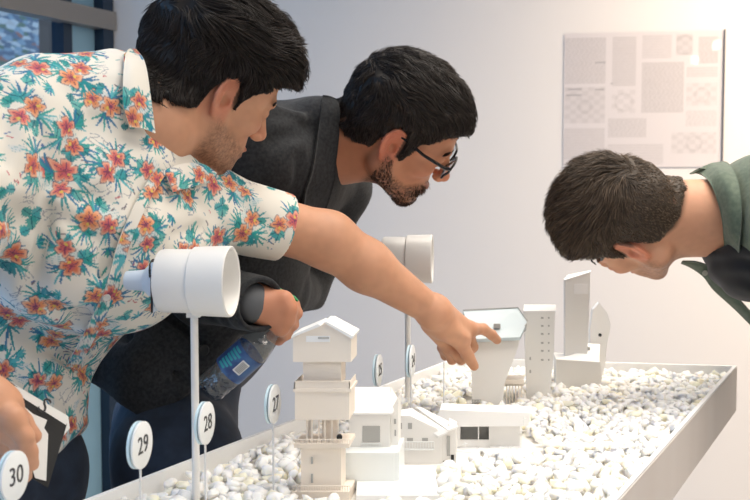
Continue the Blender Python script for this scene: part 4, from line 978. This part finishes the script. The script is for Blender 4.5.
ov.post = lambda P, d: d + .0025 * vnoise(P * A([14, 14, 14]), 8) + .0012 * vnoise(P * 40, 9)
cloth_mesh('overshirt', ov, (.55, 1.48, .88), (1.32, 2.28, 1.64), .0045, M_OLV, p3, 'olive green overshirt')
bb3 = SDF(O0.p + [RC(nb3, F3.pt((-.030, 0, .0)), .070, .062, .02)])
def cp(pts, off, sd=bb3): return [sd.hit(x, y, off) for x, y in pts]
inn_ = cp(((690, 168), (700, 172), (710, 186), (718, 206), (723, 226), (725, 250)), .005); out_ = cp(((706, 156), (722, 160), (738, 176), (746, 205), (744, 245), (733, 279)), .010)
md_ = [(a + b) / 2 + A([-.004, -.008, .006]) for a, b in zip(inn_, out_)]
V, Q = sheet([inn_, md_, out_], .003, 44, 14); reparent(link('collar', np_mesh('collar', V, Q), M_OLV), p3)
a_ = [W(681, 263, 1.93), W(692, 268, 1.93), W(704, 277, 1.93), W(714, 290, 1.93), W(735, 309, 1.93), W(752, 326, 1.93)]; b_ = [W(683, 261, 1.91), W(698, 262, 1.90), W(712, 268, 1.90), W(722, 281, 1.90), W(740, 300, 1.90), W(756, 318, 1.90)]
V, Q = sheet([a_, [(p + q) / 2 + A([-.002, -.004, 0]) for p, q in zip(a_, b_)], b_], .003, 40, 10); reparent(link('placket', np_mesh('placket', V, Q), M_OLV), p3)
cc = W(705, 273, 1.905); b = MB(); b.lathe([(-.001, 0), (-.001, .005), (.0015, .0055), (.002, 0)], cc, A([-.3, -1, -.2]), 14); b.build('button', mat('pale_button', (.45, .47, .40), .4), p3, True)
K3n = A([1.12, 1.64, .50]); K3f = A([1.10, 1.92, .50]); A3n = A([1.15, 1.62, .10]); A3f = A([1.13, 1.92, .10])
tr = SDF(legs(H3n, H3f, K3n, K3f, A3n, A3f, waist=A([1.09, 1.79, 1.03]), r=(.098, .066, .052)) + [FN(lambda P: .05 - P[:, 2], .003, 'i')])
M_DK = mat('charcoal_trousers', (.025, .025, .028), .85); cloth_mesh('trousers', tr, (.90, 1.40, .02), (1.36, 2.16, 1.20), .009, M_DK, p3)
shoe(A3n, A([-1, .2, 0]), p3); shoe(A3f, A([-1, .2, 0]), p3)
# ================================================================ things on the table
BED = .9775
M_CARD = mat('white_card', (.83, .82, .80), .6); M_CARDW = mat('ivory_card', (.84, .76, .67), .6); M_CARDB = mat('bright_white_card', (.90, .90, .90), .55); M_FROST = mat('frosted_acrylic', (.80, .84, .84), .35)
M_OPEN = mat('window_recess', (.42, .42, .41), .8); M_BLK = mat('matte_black', (.012, .012, .012), .6); M_PLNT = mat('white_wire', (.85, .87, .87), .5); M_LBL = mat('pale_blue_roof_card', (.52, .61, .65), .4)
def W3(x, y, Y): return W(x, y, Y)
def pris(mb, pts, Y, dep, mi=0):
    """outline drawn at depth Y, built dep metres thick"""
    P = [W(x, y, Y) for x, y in pts]; mb.prism(P, (dep * .12, dep, 0), mi); return mb
def rect(x0, y0, x1, y1): return [(x0, y1), (x1, y1), (x1, y0), (x0, y0)]
def model(name, x, Y, label, z=BED - .006):
    return empty(name, (W(x, 300, Y)[0], Y, z), label, 'architectural model', 'white architectural models on the display table')
def rail(mb, x0, x1, y0, y1, Y, n):
    a = W(x0, y0, Y); b = W(x1, y0, Y); c = W(x0, y1, Y); d = W(x1, y1, Y); mb.tube([a, b], .0007, 6); mb.tube([c, d], .0007, 6)
    for i in range(n):
        t = i / (n - 1); mb.tube([a + (b - a) * t, c + (d - c) * t], .0005, 5)
def wins(parent, L, Y, m=None, dep=.0012):
    for (x0, y0, x1, y1) in L: pris(MB(), rect(x0, y0, x1, y1), Y - dep * .6, dep).build('window', m or M_OPEN, parent)
zt = lambda Y, z: 189 + (CAMZ - z) / Y * 1000     # image row of height z at depth Y (centre of the picture)
# --- stacked lookout tower
Y = 1.28; t = model('model_tower', 322, Y, 'ivory stacked lookout tower model with a gabled box on top, nearest of the buildings')
yb = zt(Y, BED - .006)
b = MB(); pris(b, [(293, 362), (351, 362), (351, 337), (327, 324), (321, 325), (293, 338)], Y, .055); b.build('gable_box', M_CARDW, t)
b = MB(); pris(b, [(323, 322), (327, 322), (353, 336), (352, 339)], Y - .003, .062); pris(b, [(291, 338), (292, 335), (318, 324), (321, 326)], Y - .003, .062); b.build('roof', M_CARDB, t)
pris(MB(), rect(306, 336, 330, 342), Y - .0006, .0012).build('slot_window', M_CARDB, t); wins(t, [(318, 337, 329, 339)], Y - .001)
pris(MB(), rect(303, 361, 341, 384), Y + .008, .04).build('upper_shaft', M_CARDW, t)
b = MB(); pris(b, rect(295, 391, 349, 420), Y, .055); pris(b, rect(293, 389, 351, 392), Y - .002, .06); pris(b, rect(294, 381, 350, 382), Y - .001, .0015); pris(b, rect(294, 382, 350, 389.5), Y, .001); pris(b, rect(294, 382, 295, 389), Y, .055); pris(b, rect(349, 382, 350, 389), Y, .055); b.build('balcony_box', M_CARDW, t)
for x in (306, 311, 318, 324, 331, 337): pris(MB(), rect(x, 419, x + 1.6, 444), Y + .006, .002).build('column', M_CARDW, t)
for x in (308, 334): pris(MB(), rect(x, 419, x + 3, 444), Y + .040, .004).build('column', M_CARDW, t)
pris(MB(), rect(322, 419, 338, 444), Y + .03, .003).build('inner_wall', M_CARDW, t)
b = MB(); b.lathe([(-.003, 0), (-.003, .0036), (0, .0038), (.003, .0036), (.003, 0)], W(339.5, 437, Y + .002), (0, 1, 0), 14); b.build('black_knob', M_BLK, t, True)
b = MB(); pris(b, rect(294, 444, 349, 448), Y - .001, .056); rail(b, 293, 350, 439.5, 444, Y - .002, 24); b.build('terrace', M_CARDW, t)
b = MB(); pris(b, rect(301, 448, 341, 491), Y + .007, .042); b.build('lower_shaft', M_CARDW, t); wins(t, [(311, 457, 313, 464), (311, 474, 313, 483)], Y + .006)
b = MB(); pris(b, rect(294, 492, 349, yb), Y, .056); rail(b, 293, 350, 486, 492, Y - .002, 24); b.build('base_terrace', M_CARDW, t)
# --- tall house with bright roof
Y = 1.37; yb = zt(Y, BED); t = model('model_house', 368, Y, 'white house model with a bright sloping roof and square window, beside the ivory tower', BED)
b = MB(); pris(b, [(349, 455), (390, 455), (390, 411), (349, 411)], Y, .05); pris(b, [(391, 455), (398, 452), (398, 398), (391, 409)], Y + .01, .042); b.build('wall', M_CARD, t)
a = [W(347, 413, Y - .003), W(390, 413, Y - .003), W(390, 387, Y + .045), W(347, 387, Y + .045)]; b = MB(); b.prism(a, (0, .001, -.003)); b.prism([W(390, 413, Y - .003), W(392, 413, Y - .003), W(399, 400, Y + .045), W(391, 387, Y + .045)], (0, 0, -.003)); b.build('roof', M_CARDB, t)
wins(t, [(362.5, 426, 380, 442)], Y); b = MB(); rail(b, 361.5, 381, 443.5, 447, Y - .002, 14); b.build('balcony_rail', M_PLNT, t)
wins(t, [(394, 419, 396, 424), (394.5, 430, 396, 436)], Y + .0095); wins(t, [(397, 460, 399.5, 462.5), (397, 464, 399.5, 466.5)], Y - .001, M_BLK)
b = MB(); pris(b, rect(341, 453, 394, 490), Y - .032, .082); pris(b, [(394, 490), (399, 488), (399, 452), (394, 453)], Y - .030, .08); b.build('frosted_base_volume', M_FROST, t)
b = MB(); rs = np.random.RandomState(3)
for i in range(16):
    c = W(361 + rs.uniform(0, 24), 492, Y - .045 - rs.uniform(0, .01))
    for k in range(5):
        a = rs.uniform(0, 6.28); d = A([math.cos(a) * .004, math.sin(a) * .004, rs.uniform(.003, .010)]); b.tube([c + A([0, 0, -.004]), c + d * .5, c + d], [.0004, .0005, .0003], 4, False)
b.build('planting', M_PLNT, t, fix=False)
b = MB(); b.box(A([(W(342, 0, 1.33)[0] + W(438, 0, 1.33)[0]) / 2 + .010, 1.345, BED]), (.054, .070, .006)); b.build('plinth', M_CARDB, t)
# --- small gabled house
Y = 1.47; t = model('model_house', 425, Y, 'small white gabled house model with a ridge-split roof, beside the low pavilion')
b = MB(); pris(b, [(397, 474), (441, 474), (441, 435), (436, 428), (410, 416), (397, 416)], Y, .03); pris(b, [(441, 474), (456, 464), (456, 428), (448, 424), (441, 437)], Y + .004, .04); b.build('wall', M_CARD, t)
b = MB(); b.prism([W(399, 412, Y + .03), W(412, 410, Y + .03), W(448, 433, Y - .004), W(438, 438, Y - .004)], (0, 0, .003)); b.prism([W(416, 409, Y + .035), W(421, 409, Y + .035), W(458, 428, Y + .002), W(448, 432, Y - .002)], (0, 0, .003)); b.build('roof', M_CARDB, t)
wins(t, [(398, 423, 402, 429), (408, 423, 412, 429), (407, 438, 413, 441), (422, 438, 428, 441)], Y); wins(t, [(443, 461, 446, 470), (451, 455, 454, 464)], Y + .003, M_BLK); wins(t, [(447, 436, 450, 456)], Y + .003)
b = MB(); rail(b, 404, 434, 442, 450, Y - .003, 12); pris(b, rect(404, 449, 434, 450), Y - .003, .003); b.build('balcony_rail', M_PLNT, t)
# --- low pavilion
Y = 1.56; t = model('model_pavilion', 485, Y, 'long low white pavilion model with a thin roof slab on a curved terrace')
pris(MB(), [(434, 427), (528, 426), (531, 413), (440, 410)], Y - .005, .05).build('roof_slab', M_CARDB, t)
b = MB(); pris(b, rect(490, 426, 520, 447), Y + .01, .03); pris(b, rect(456, 426, 460, 447), Y, .04); pris(b, rect(456, 440, 490, 447), Y + .003, .004); b.build('wall', M_CARD, t)
pris(MB(), rect(457, 426, 490, 442), Y + .034, .003).build('back_wall', M_OPEN, t)
for x in (478, 489, 520.5): pris(MB(), rect(x, 424, x + 1, 449), Y - .001, .0015).build('post', M_CARD, t)
b = MB(); c = W(488, 450, Y); pts = [c + A([.075 * math.cos(a), -.028 * math.sin(a) - .0, 0]) for a in np.linspace(0, math.pi, 20)] + [c + A([-.075, .05, 0]), c + A([.075, .05, 0])]; b.prism(pts, (0, 0, -(c[2] - BED + .006))); b.build('terrace', M_CARDB, t)
b = MB()
for x, y, h in ((465, 444, 5), (502, 447, 4), (511, 447, 5), (524, 422, 9), (517, 448, 3)):
    c = W(x, y + 3, Y - .012); b.tube([c, c + A([0, 0, h * .0015])], .0008, 6); b.tube([c + A([-.004, 0, h * .0007]), c + A([.004, 0, h * .0012])], .0007, 6)
b.build('tiny_figures', M_PLNT, t)
# --- flared tower with glass-like roof
Y = 1.84; t = model('model_tower', 495, Y, 'flared pale tower model with a blue-grey slanted roof, under the pointing finger')
b = MB(); pris(b, [(472, zt(Y, BED)), (503, zt(Y, BED)), (504, 385), (519, 345), (519, 333), (471, 333)], Y, .06); b.build('shaft', M_CARD, t)
b = MB(); rf = [W(474, 339, Y - .01), W(520, 337, Y - .01), W(527, 322, Y + .02), W(518, 308, Y + .06), W(463, 311, Y + .06)]; b.prism(rf, (0, 0, -.006)); b.build('roof', M_LBL, t)
b = MB(); b.tube([W(463, 310, Y + .06), W(518, 307.5, Y + .06), W(527.5, 321, Y + .02)], .0012, 6); b.build('roof_edge', M_OPEN, t)
b = MB(); b.box(W(497, 328, Y + .01) + A([0, 0, .004]), (.006, .004, .004)); b.build('roof_hatch', M_OPEN, t); pris(MB(), [(521, 334), (526, 331), (527, 323), (522, 328)], Y + .012, .004).build('dark_gable', M_OPEN, t)
b = MB()
for x in (506, 509, 512, 515, 518, 521): pris(b, rect(x, 384, x + 1.2, zt(Y, BED)), Y + .02, .004)
pris(b, rect(503, 380, 524, 386), Y + .02, .05); b.build('slatted_screen', M_CARDW, t)
b = MB()
for i in range(4): rail(b, 472, 481, 400 + i * 3, 402 + i * 3, Y - .002, 4)
b.build('lattice', M_OPEN, t)
# --- plain slab tower with dotted windows
Y = 1.90; t = model('model_tower', 540, Y, 'plain white slab tower model with columns of tiny windows, right of the flared tower')
b = MB(); pris(b, [(527, zt(Y, BED)), (549, zt(Y, BED)), (554, 350), (555, 312), (524, 312)], Y, .05); b.build('shaft', M_CARD, t)
b = MB(); b.prism([W(523.5, 312, Y - .001), W(556, 312, Y - .001), W(556, 305.5, Y + .05), W(524, 305.5, Y + .05)], (0, 0, .002)); b.build('roof', M_CARDB, t)
for y in (317, 325, 333, 342, 350, 359): wins(t, [(541, y, 543.5, y + 1.8), (548, y, 549.5, y + 1.6)], Y)
wins(t, [(529.5, 357, 531, 360), (529.5, 370, 531, 373)], Y)
# --- wedge tower on a block
Y = 2.0; t = model('model_tower', 580, Y, 'tall white wedge-topped tower model rising from a low block, farthest building')
b = MB(); pris(b, [(565, 362), (587, 362), (590, 290), (590, 273), (565, 280)], Y + .035, .04); b.build('shaft', M_CARD, t)
b = MB(); b.prism([W(564, 281, Y + .034), W(590, 273, Y + .034), W(591, 271, Y + .08), W(567, 276, Y + .08)], (0, 0, .002)); b.build('wedge_roof', M_CARDB, t); wins(t, [(574, 284, 588, 294)], Y + .0345, M_CARDB)
b = MB(); pris(b, [(556, zt(Y, BED)), (600, zt(Y, BED)), (602, 378), (600, 362), (556, 359)], Y, .08); b.build('low_block', M_CARD, t)
b = MB(); b.prism([W(556, 360, Y - .001), W(599, 363, Y - .001), W(600, 345, Y + .08), W(580, 344, Y + .08), W(574, 355, Y + .04)], (0, 0, .002)); b.build('roof_terrace', M_CARDB, t); b = MB(); b.box(W(588, 350, Y + .05) + A([0, 0, .003]), (.004, .003, .003)); b.build('roof_hatch', M_OPEN, t)
Y = 2.09; t = model('model_tower', 602, Y, 'rounded leaf-shaped white model building with one black round hole, behind the low block')
pris(MB(), [(590, zt(Y, BED)), (603, zt(Y, BED)), (607, 345), (611, 325), (607, 312), (599, 303), (593, 310), (590, 330)], Y, .03).build('shell', M_CARDB, t)
b = MB(); b.lathe([(-.001, 0), (-.001, .0035), (.001, .0035), (.001, 0)], W(600, 335, Y - .001), (0, -1, 0), 16); b.build('round_hole', M_BLK, t)

# ---------------------------------------------------------------- numbered signs
M_SIGNW = mat('sign_white', (.82, .84, .85), .35); M_SBLUE = mat('sign_edge_blue', (.58, .74, .82), .4); M_INK = mat('sign_ink', (.03, .03, .035), .5); M_ROD = mat('pale_rod', (.72, .72, .72), .35)
nS = nrm(A([.980, -.20, 0])); xS = np.cross([0, 0, 1], nS)
def sign(txt, px, py, Y, label):
    c = W(px, py, Y); e = empty('number_sign', (c[0], c[1], BED), label, 'number sign', 'round number signs on thin rods'); r = .0255
    b = MB(); b.lathe([(.0005, 0), (.0005, r - .001), (.001, r), (.003, r), (.0035, r - .001), (.0035, 0)], c, nS, 40); f = b.build('front_disc', M_SIGNW, e, True)
    b = MB(); b.lathe([(-.0045, 0), (-.0045, r - .001), (-.004, r), (-.0010, r), (-.0010, 0)], c, nS, 40); b.build('back_disc', M_SBLUE, e, True)
    if txt:
        M = Matrix(((xS[0], 0, nS[0], c[0] + nS[0] * .0038 + .0), (xS[1], 0, nS[1], c[1] + nS[1] * .0038), (0, 1, 0, c[2]), (0, 0, 0, 1))); text_mesh(txt, .027, M, 'numeral', M_INK, e)
    b = MB(); b.tube([A([c[0], c[1], BED - .006]), A([c[0], c[1], c[2] - r * .6])], .0013, 8); b.build('rod', M_ROD, e, True)
sign('30', 13, 476, 1.0, 'round white sign numbered 30 on a thin rod, at the near left corner')
sign('29', 140, 445, 1.06, 'round white sign numbered 29 on a thin rod')
sign('28', 205, 423, 1.18, 'round white sign numbered 28 on a thin rod, in front of the scope stand')
sign('27', 273, 404, 1.29, 'round white sign numbered 27 on a thin rod, left of the ivory tower')
sign('25', 378, 370, 1.60, 'round white sign numbered 25 seen almost edge-on above the bright-roofed house')
sign('24', 411, 361, 1.56, 'round white sign numbered 24 seen almost edge-on, beside the far scope pole')
e = empty('thin_rod', (W(444, 400, 1.62)[0], 1.62, BED), 'bare thin pale rod rising from the pebbles below the pointing hand', 'rod'); b = MB(); c = W(444, 362, 1.62); b.tube([A([c[0], c[1], BED - .006]), c], .0011, 8); o = b.build('rod', M_ROD, e, True)
# ---------------------------------------------------------------- viewing scopes
M_SCO = mat('white_plastic', (.80, .79, .77), .35); M_SCOI = mat('white_plastic_inside', (.80, .78, .74), .45); M_EYEP = mat('pale_blue_plastic', (.62, .72, .85), .35); M_RUB = mat('black_rubber', (.012, .012, .014), .5)
def scope(cx, cy, Y, k, xb, label):
    """k: pixels to metres ; cx,cy: centre of the mouth of the cup"""
    ax = nrm(A([.993, -.115, 0.0])); O = W(cx, cy, Y); e = empty('viewing_scope', (W(xb, cy, Y)[0], Y, BED - .006), label, 'scope', 'white viewing scopes on poles')
    p = lambda L: [(t * k * 1.15, r * k) for t, r in L]
    b = MB(); b.lathe(p([(-22, 0), (-22, 31), (-20.5, 32), (-1, 32.6), (0, 33), (.8, 35), (0, 36), (-3, 36.2), (-32, 35), (-33, 33.5), (-33, 0)]), O, ax, 64); b.build('cup', M_SCO, e, True)
    b = MB(); b.lathe(p([(-33, 0), (-33, 32), (-36, 32.5), (-60, 32.5), (-63, 31.5), (-64, 29), (-64, 0)]), O, ax, 56); body = b.build('body', M_SCO, e, True)
    s_ = nrm(np.cross([0, 0, 1], ax)); zz = A([0, 0, 1.])
    b = MB(); b.box(O + ax * (-75.5 * k) + zz * (-5 * k), (1.6 * k, 20 * k, 25 * k), A([ax, s_, zz]).T, 1.0 * k); b.build('flange', M_EYEP, e, True)
    b = MB(); b.tube([O + ax * (-77.5 * k) + zz * (a_ * k) + s_ * (-b_ * k) for a_, b_ in ((5, 17), (12, 18), (18, 16), (21, 10), (20, 4), (15, 2))], 2.2 * k, 10); b.tube([O + ax * (-75.5 * k) + zz * (a_ * k) - s_ * 22 * k for a_ in (-30, -10, 8)], 1.1 * k, 8); b.build('strap', M_RUB, e, True)
    b = MB(); b.lathe(p([(-96, 0), (-96, 8), (-95, 9.5), (-84, 10.5), (-78, 11.5), (-74, 16), (-68, 18), (-66, 18), (-66, 0)]), O + zz * (0 * k), ax, 32); b.build('eyepiece', M_EYEP, e, True)
    base = A([W(xb, cy, Y)[0], Y, 0]); off = ax * ((base - O) @ ax); pc_ = O + ax * ((base[0] - O[0]) / ax[0]); 
    b = MB(); b.tube([A([pc_[0], pc_[1], BED - .006]), A([pc_[0], pc_[1], pc_[2] - 30 * k])], 4.0 * k, 16); b.build('pole', M_SCO, e, True)
    b = MB(); b.box(A([pc_[0], pc_[1], pc_[2] - 34 * k]), (7 * k, 7 * k, 2.6 * k), None, .6 * k); b.build('bracket', M_SCO, e, True)
scope(231, 281.5, 1.26, .00125, 193, 'large white viewing scope on a pole in front of the blazer, nearer of the two')
scope(432, 259, 1.86, .00126, 408, 'smaller-looking white viewing scope on a pole behind the pointing arm, farther of the two')
# ---------------------------------------------------------------- bottle, clipboard, pen
M_PET = sheet_glass('clear_plastic_bottle', (.90, .94, .97), 2.2); nd_b = nd(M_PET, 'ShaderNodeTexCoord'); nn = nd(M_PET, 'ShaderNodeTexNoise', Scale=70.0); bb = nd(M_PET, 'ShaderNodeBump', Strength=1.0, Distance=.006); lk(M_PET, nd_b.outputs['Object'], nn.inputs['Vector']); lk(M_PET, nn.outputs[0], bb.inputs['Height'])
for n_ in M_PET.node_tree.nodes:
    if n_.type in ('BSDF_GLOSSY', 'FRESNEL'): lk(M_PET, bb.outputs['Normal'], n_.inputs['Normal'])
B0_ = W(207, 390, 1.52); B1_ = W(284, 322, 1.505); bax = nrm(B1_ - B0_)
e = empty('water_bottle', B0_, 'clear plastic water bottle with a blue label, held upside-tilted in a hand', 'bottle'); e['label'] = 'clear plastic water bottle with a blue label, held tilted by the neck'
b = MB(); prof = [(0.004, 0), (.001, .014), (.0, .020), (.004, .024), (.010, .0255), (.016, .0245), (.022, .0255), (.028, .0243), (.034, .0255), (.040, .0250), (.044, .0255), (.096, .0255), (.100, .0250), (.104, .0255), (.112, .0235), (.128, .016), (.136, .0125), (.150, .0125)]
b.lathe(prof, B0_, bax, 40); b.build('bottle_body', M_PET, e, True)
M_LAB = mat('bottle_label', (.03, .08, .26), .35); vary(M_LAB, (.02, .05, .19), (.05, .14, .34), 60, 3)
b = MB(); b.lathe([(.046, .0259), (.094, .0259), (.094, .0262), (.046, .0262), (.046, .0259)], B0_, bax, 48); lb = b.build('label', M_LAB, e, True)
vd = A([0, -1., 0]); vd = nrm(vd - bax * (vd @ bax)); sd = np.cross(bax, vd)
M_TEAL = mat('label_teal', (.04, .36, .42), .4); M_WHT = mat('label_white', (.75, .78, .80), .4)
def patch(name, t0, t1, a0, a1, m, off=.0265):
    b = MB(); n = 8
    for i in range(n):
        q = [B0_ + bax * t + (vd * math.cos(a) + sd * math.sin(a)) * off for t, a in ((t0, a0 + (a1 - a0) * i / n), (t1, a0 + (a1 - a0) * i / n), (t1, a0 + (a1 - a0) * (i + 1) / n), (t0, a0 + (a1 - a0) * (i + 1) / n))]
        b.poly(q)
    bmesh.ops.remove_doubles(b.bm, verts=b.bm.verts, dist=1e-6); o = b.build(name, m, e); o.parent = lb; o.matrix_parent_inverse = Matrix.Identity(4); return o
for k in range(7): patch('label_lettering', .050 + .0058 * k, .0538 + .0058 * k, (-.95 if k % 2 else -.9), (-.35 + .1 * (k % 3)), M_TEAL)
patch('barcode_panel', .060, .083, .05, .60, M_WHT)
for k in range(8): patch('barcode_bar', .063 + .0023 * k, .0640 + .0023 * k, .12, .53, M_INK, .0267)
e = empty('clipboard', W(25, 440, 1.15), 'black clipboard with white printed sheets, gripped at the left edge', 'clipboard')
c1, c2, c3, c4 = W(8, 380, 1.155), W(67, 424, 1.185), W(48, 488, 1.155), W(-14, 448, 1.125); nb_ = nrm(np.cross(c2 - c1, c4 - c1)); nb_ = nb_ if nb_[1] < 0 else -nb_
MB().prism([c1, c2, c3, c4], -nb_ * .003).build('board', M_BLK, e)
M_PAP = mat('paper', (.82, .82, .80), .7)
def onb(u, v, off): return c1 + (c2 - c1) * u + (c4 - c1) * v + nb_ * off
def px_on(x, y, off):
    d = ray(x, y); o_ = A([0, 0, CAMZ]); q = c1 + nb_ * off; return o_ + d * (((q - o_) @ nb_) / (d @ nb_))
MB().prism([px_on(x, y, .0010) for x, y in ((4, 398), (21, 404), (33, 414), (47, 420), (44, 428), (48, 434), (46, 481), (35, 478), (28, 455), (10, 440))], nb_ * .0008).build('top_sheet', M_PAP, e)
MB().prism([px_on(x, y, -.0045) for x, y in ((14, 384), (68, 416), (70, 428), (60, 440), (8, 400))], -nb_ * .0008).build('back_sheet', M_PAP, e)
MB().prism([px_on(x, y, .0002) for x, y in ((15, 386), (68.5, 417), (66, 425), (12, 391))], nb_ * .0006).build('folded_sheet', M_PAP, e)
xa = nrm(c2 - c1); ya = nrm(np.cross(nb_, xa)); ya = ya if ya[2] > 0 else -ya; cc = px_on(44, 406, .0011)
text_mesh('S', .026, Matrix(((xa[0], ya[0], nb_[0], cc[0]), (xa[1], ya[1], nb_[1], cc[1]), (xa[2], ya[2], nb_[2], cc[2]), (0, 0, 0, 1))), 'sheet_letter', M_INK, e)
e = empty('pen', W(286, 291, 1.49), 'green pen held in the hand with the bottle', 'pen'); b = MB(); b.tube([W(272, 286, 1.50), W(294, 298, 1.49), W(298, 301, 1.488)], [.0035, .0035, .0015], 12); b.build('pen_barrel', mat('green_plastic', (.03, .30, .10), .35), e, True)
b = MB(); b.tube([W(270, 285, 1.501), W(272.2, 286.2, 1.4999)], .0038, 12); b.build('pen_cap', M_BLK, e, True)
# ---------------------------------------------------------------- foam pebbles
M_PEB = mat('foam_pebble', (.9, .88, .84), .6, sss=.85); bsdf(M_PEB).inputs['Subsurface Scale'].default_value = .022; bsdf(M_PEB).inputs['Subsurface Radius'].default_value = (1, .88, .66)
oi = nd(M_PEB, 'ShaderNodeAttribute', attribute_name='Col'); lk(M_PEB, oi.outputs['Color'], bsdf(M_PEB).inputs['Base Color'])
rs = np.random.RandomState(12); protoV = []
bm = bmesh.new(); bmesh.ops.create_icosphere(bm, subdivisions=2, radius=1); IV = A([v.co[:] for v in bm.verts]); IF = A([[v.index for v in f.verts] for f in bm.faces]); bm.free()
for k in range(10):
    V = IV.copy()
    for _ in range(7):
        n_ = nrm(rs.normal(size=3)); c_ = rs.uniform(.35, .8); h_ = V @ n_; V = V - np.outer(np.maximum(h_ - c_, 0) * .95, n_)
    V = V * (1 + .26 * vnoise(V * 1.9 + k * 9, k)[:, None]) * A([1.12, rs.uniform(.75, 1.0), rs.uniform(.6, .85)]); protoV.append(V)
tone = lambda: A([.95, .925, .87]) * rs.uniform(.98, 1.03) * (A([1, 1, 1]) if rs.rand() < .86 else A([1.0, .94, .76]))
protos = []
for k in range(24):
    me = np_mesh('foam_pebble', protoV[k % 10], IF); set_col(me, np.ones((len(IV), 3)) * np.minimum(tone(), .95)); me.materials.append(M_PEB); protos.append(me)
feet = [(W(322, 0, 1.31)[0], 1.31, .038, .036), ((W(342, 0, 1.33)[0] + W(438, 0, 1.33)[0]) / 2, 1.335, .064, .075), (W(426, 0, 1.47)[0], 1.475, .056, .055), (W(488, 0, 1.56)[0], 1.555, .080, .068), (W(490, 0, 1.87)[0], 1.87, .04, .042), (W(542, 0, 1.925)[0], 1.93, .03, .035), (W(580, 0, 2.04)[0], 2.04, .048, .05)]
cand = []
sp_ = .0185; yv = .60
while yv < 2.22:
    xv = ex(yv, -1)[0] + .014
    while xv < ex(yv, 1)[0] - .006:
        x_ = xv + rs.uniform(-.007, .007); y_ = yv + rs.uniform(-.007, .007)
        lim = RF[1] + (LF[1] - RF[1]) * (RF[0] - x_) / (RF[0] - LF[0]) - .022
        l_ = ex(y_, -1)[0] + .019; r_ = ex(y_, 1)[0] - .021
        if y_ < lim and l_ < x_ < r_ and not any(abs(x_ - a) < c_ + .007 and abs(y_ - b_) < d_ + .007 for a, b_, c_, d_ in feet):
            s_ = rs.uniform(.0095, .0145); layer = rs.uniform(0, 1); cand.append((x_, y_, .972 + s_ * .50 + layer * .007, s_))
        xv += sp_
    yv += sp_ * .8
def inview(x, y, z): 
    yy = zt(y, z); xx = 375 + 1000 * x / y; return -5 < xx < 755 and yy < 506
cand.sort(key=lambda c: c[1]); vis = [c for c in cand if inview(c[0], c[1], c[2])]; near = vis[:300]; ns = set(id(c) for c in near); rest = [c for c in cand if id(c) not in ns]
for c in near:
    o = bpy.data.objects.new('foam_pebble', protos[rs.randint(24)]); COL.objects.link(o); o.location = c[:3]; o.rotation_euler = (rs.uniform(-.5, .5), rs.uniform(-.5, .5), rs.uniform(0, 6.28)); o.scale = (c[3],) * 3
    tag(o, 'white irregular foam pebble in the loose bed filling the display table', 'pebble', 'foam pebbles in the front of the table bed')
VV = []; FF = []; CC = []; n0 = 0
from mathutils import Euler
for c in rest:
    R = A(Euler((rs.uniform(-.5, .5), rs.uniform(-.5, .5), rs.uniform(0, 6.28))).to_matrix()); V = protoV[rs.randint(10)] @ R.T * c[3] + A(c[:3]); VV.append(V); FF.append(IF + n0); n0 += len(V); CC.append(np.ones((len(V), 3)) * np.minimum(tone(), .95))
me = np_mesh('foam_pebbles', np.concatenate(VV), np.concatenate(FF)); set_col(me, np.concatenate(CC)); o = link('foam_pebbles', me, M_PEB)
tag(o, 'mass of white foam pebbles spread over the far part of the display table', 'pebbles', kind='stuff')
# ================================================================ light
w = bpy.data.worlds.new('world'); SC.world = w; w.use_nodes = True; bg = w.node_tree.nodes['Background']; bg.inputs[0].default_value = (.62, .78, 1.0, 1); bg.inputs[1].default_value = 1.2
def area(name, loc, to, size, power, col, sy=None):
    l = bpy.data.lights.new(name, 'AREA'); l.energy = power * 2.0; l.color = col; l.size = size; l.shape = 'RECTANGLE' if sy else 'SQUARE'
    if sy: l.size_y = sy
    o = bpy.data.objects.new(name, l); COL.objects.link(o); o.location = loc; o.rotation_euler = (Vector(to) - Vector(loc)).to_track_quat('-Z', 'Y').to_euler(); return o
l1 = area('window_daylight', tuple(wp(3.2, 1.6, .10)), tuple(wp(2.2, 1.3, 2.0)), 3.8, 22, (.30, .58, 1.0), 2.4)
l2 = area('overhead_fill_light', (.9, 1.6, 3.05), (.75, 1.6, 0), 2.6, 24, (1, .92, .81), 2.6); l2.data.spread = math.radians(100)  # added soft overhead light without a fixture, brightens table and models
l3 = area('ceiling_warm_wall_light', (2.1, 2.5, 3.0), (2.0, 3.6, 1.3), 1.2, 30, (1, .78, .58), .5); l3.data.spread = math.radians(125)
l4 = area('front_fill_light', (2.7, -1.0, 3.0), (1.2, 2.2, 1.1), 2.6, 28, (1, .90, .79), 1.4)  # added unseen fill from the right front, lifts the wall and figures
SC.view_settings.view_transform = 'Standard'; SC.view_settings.look = 'None'; SC.view_settings.gamma = 1; SC.view_settings.use_curve_mapping = False
SC.view_settings.exposure = 0.12
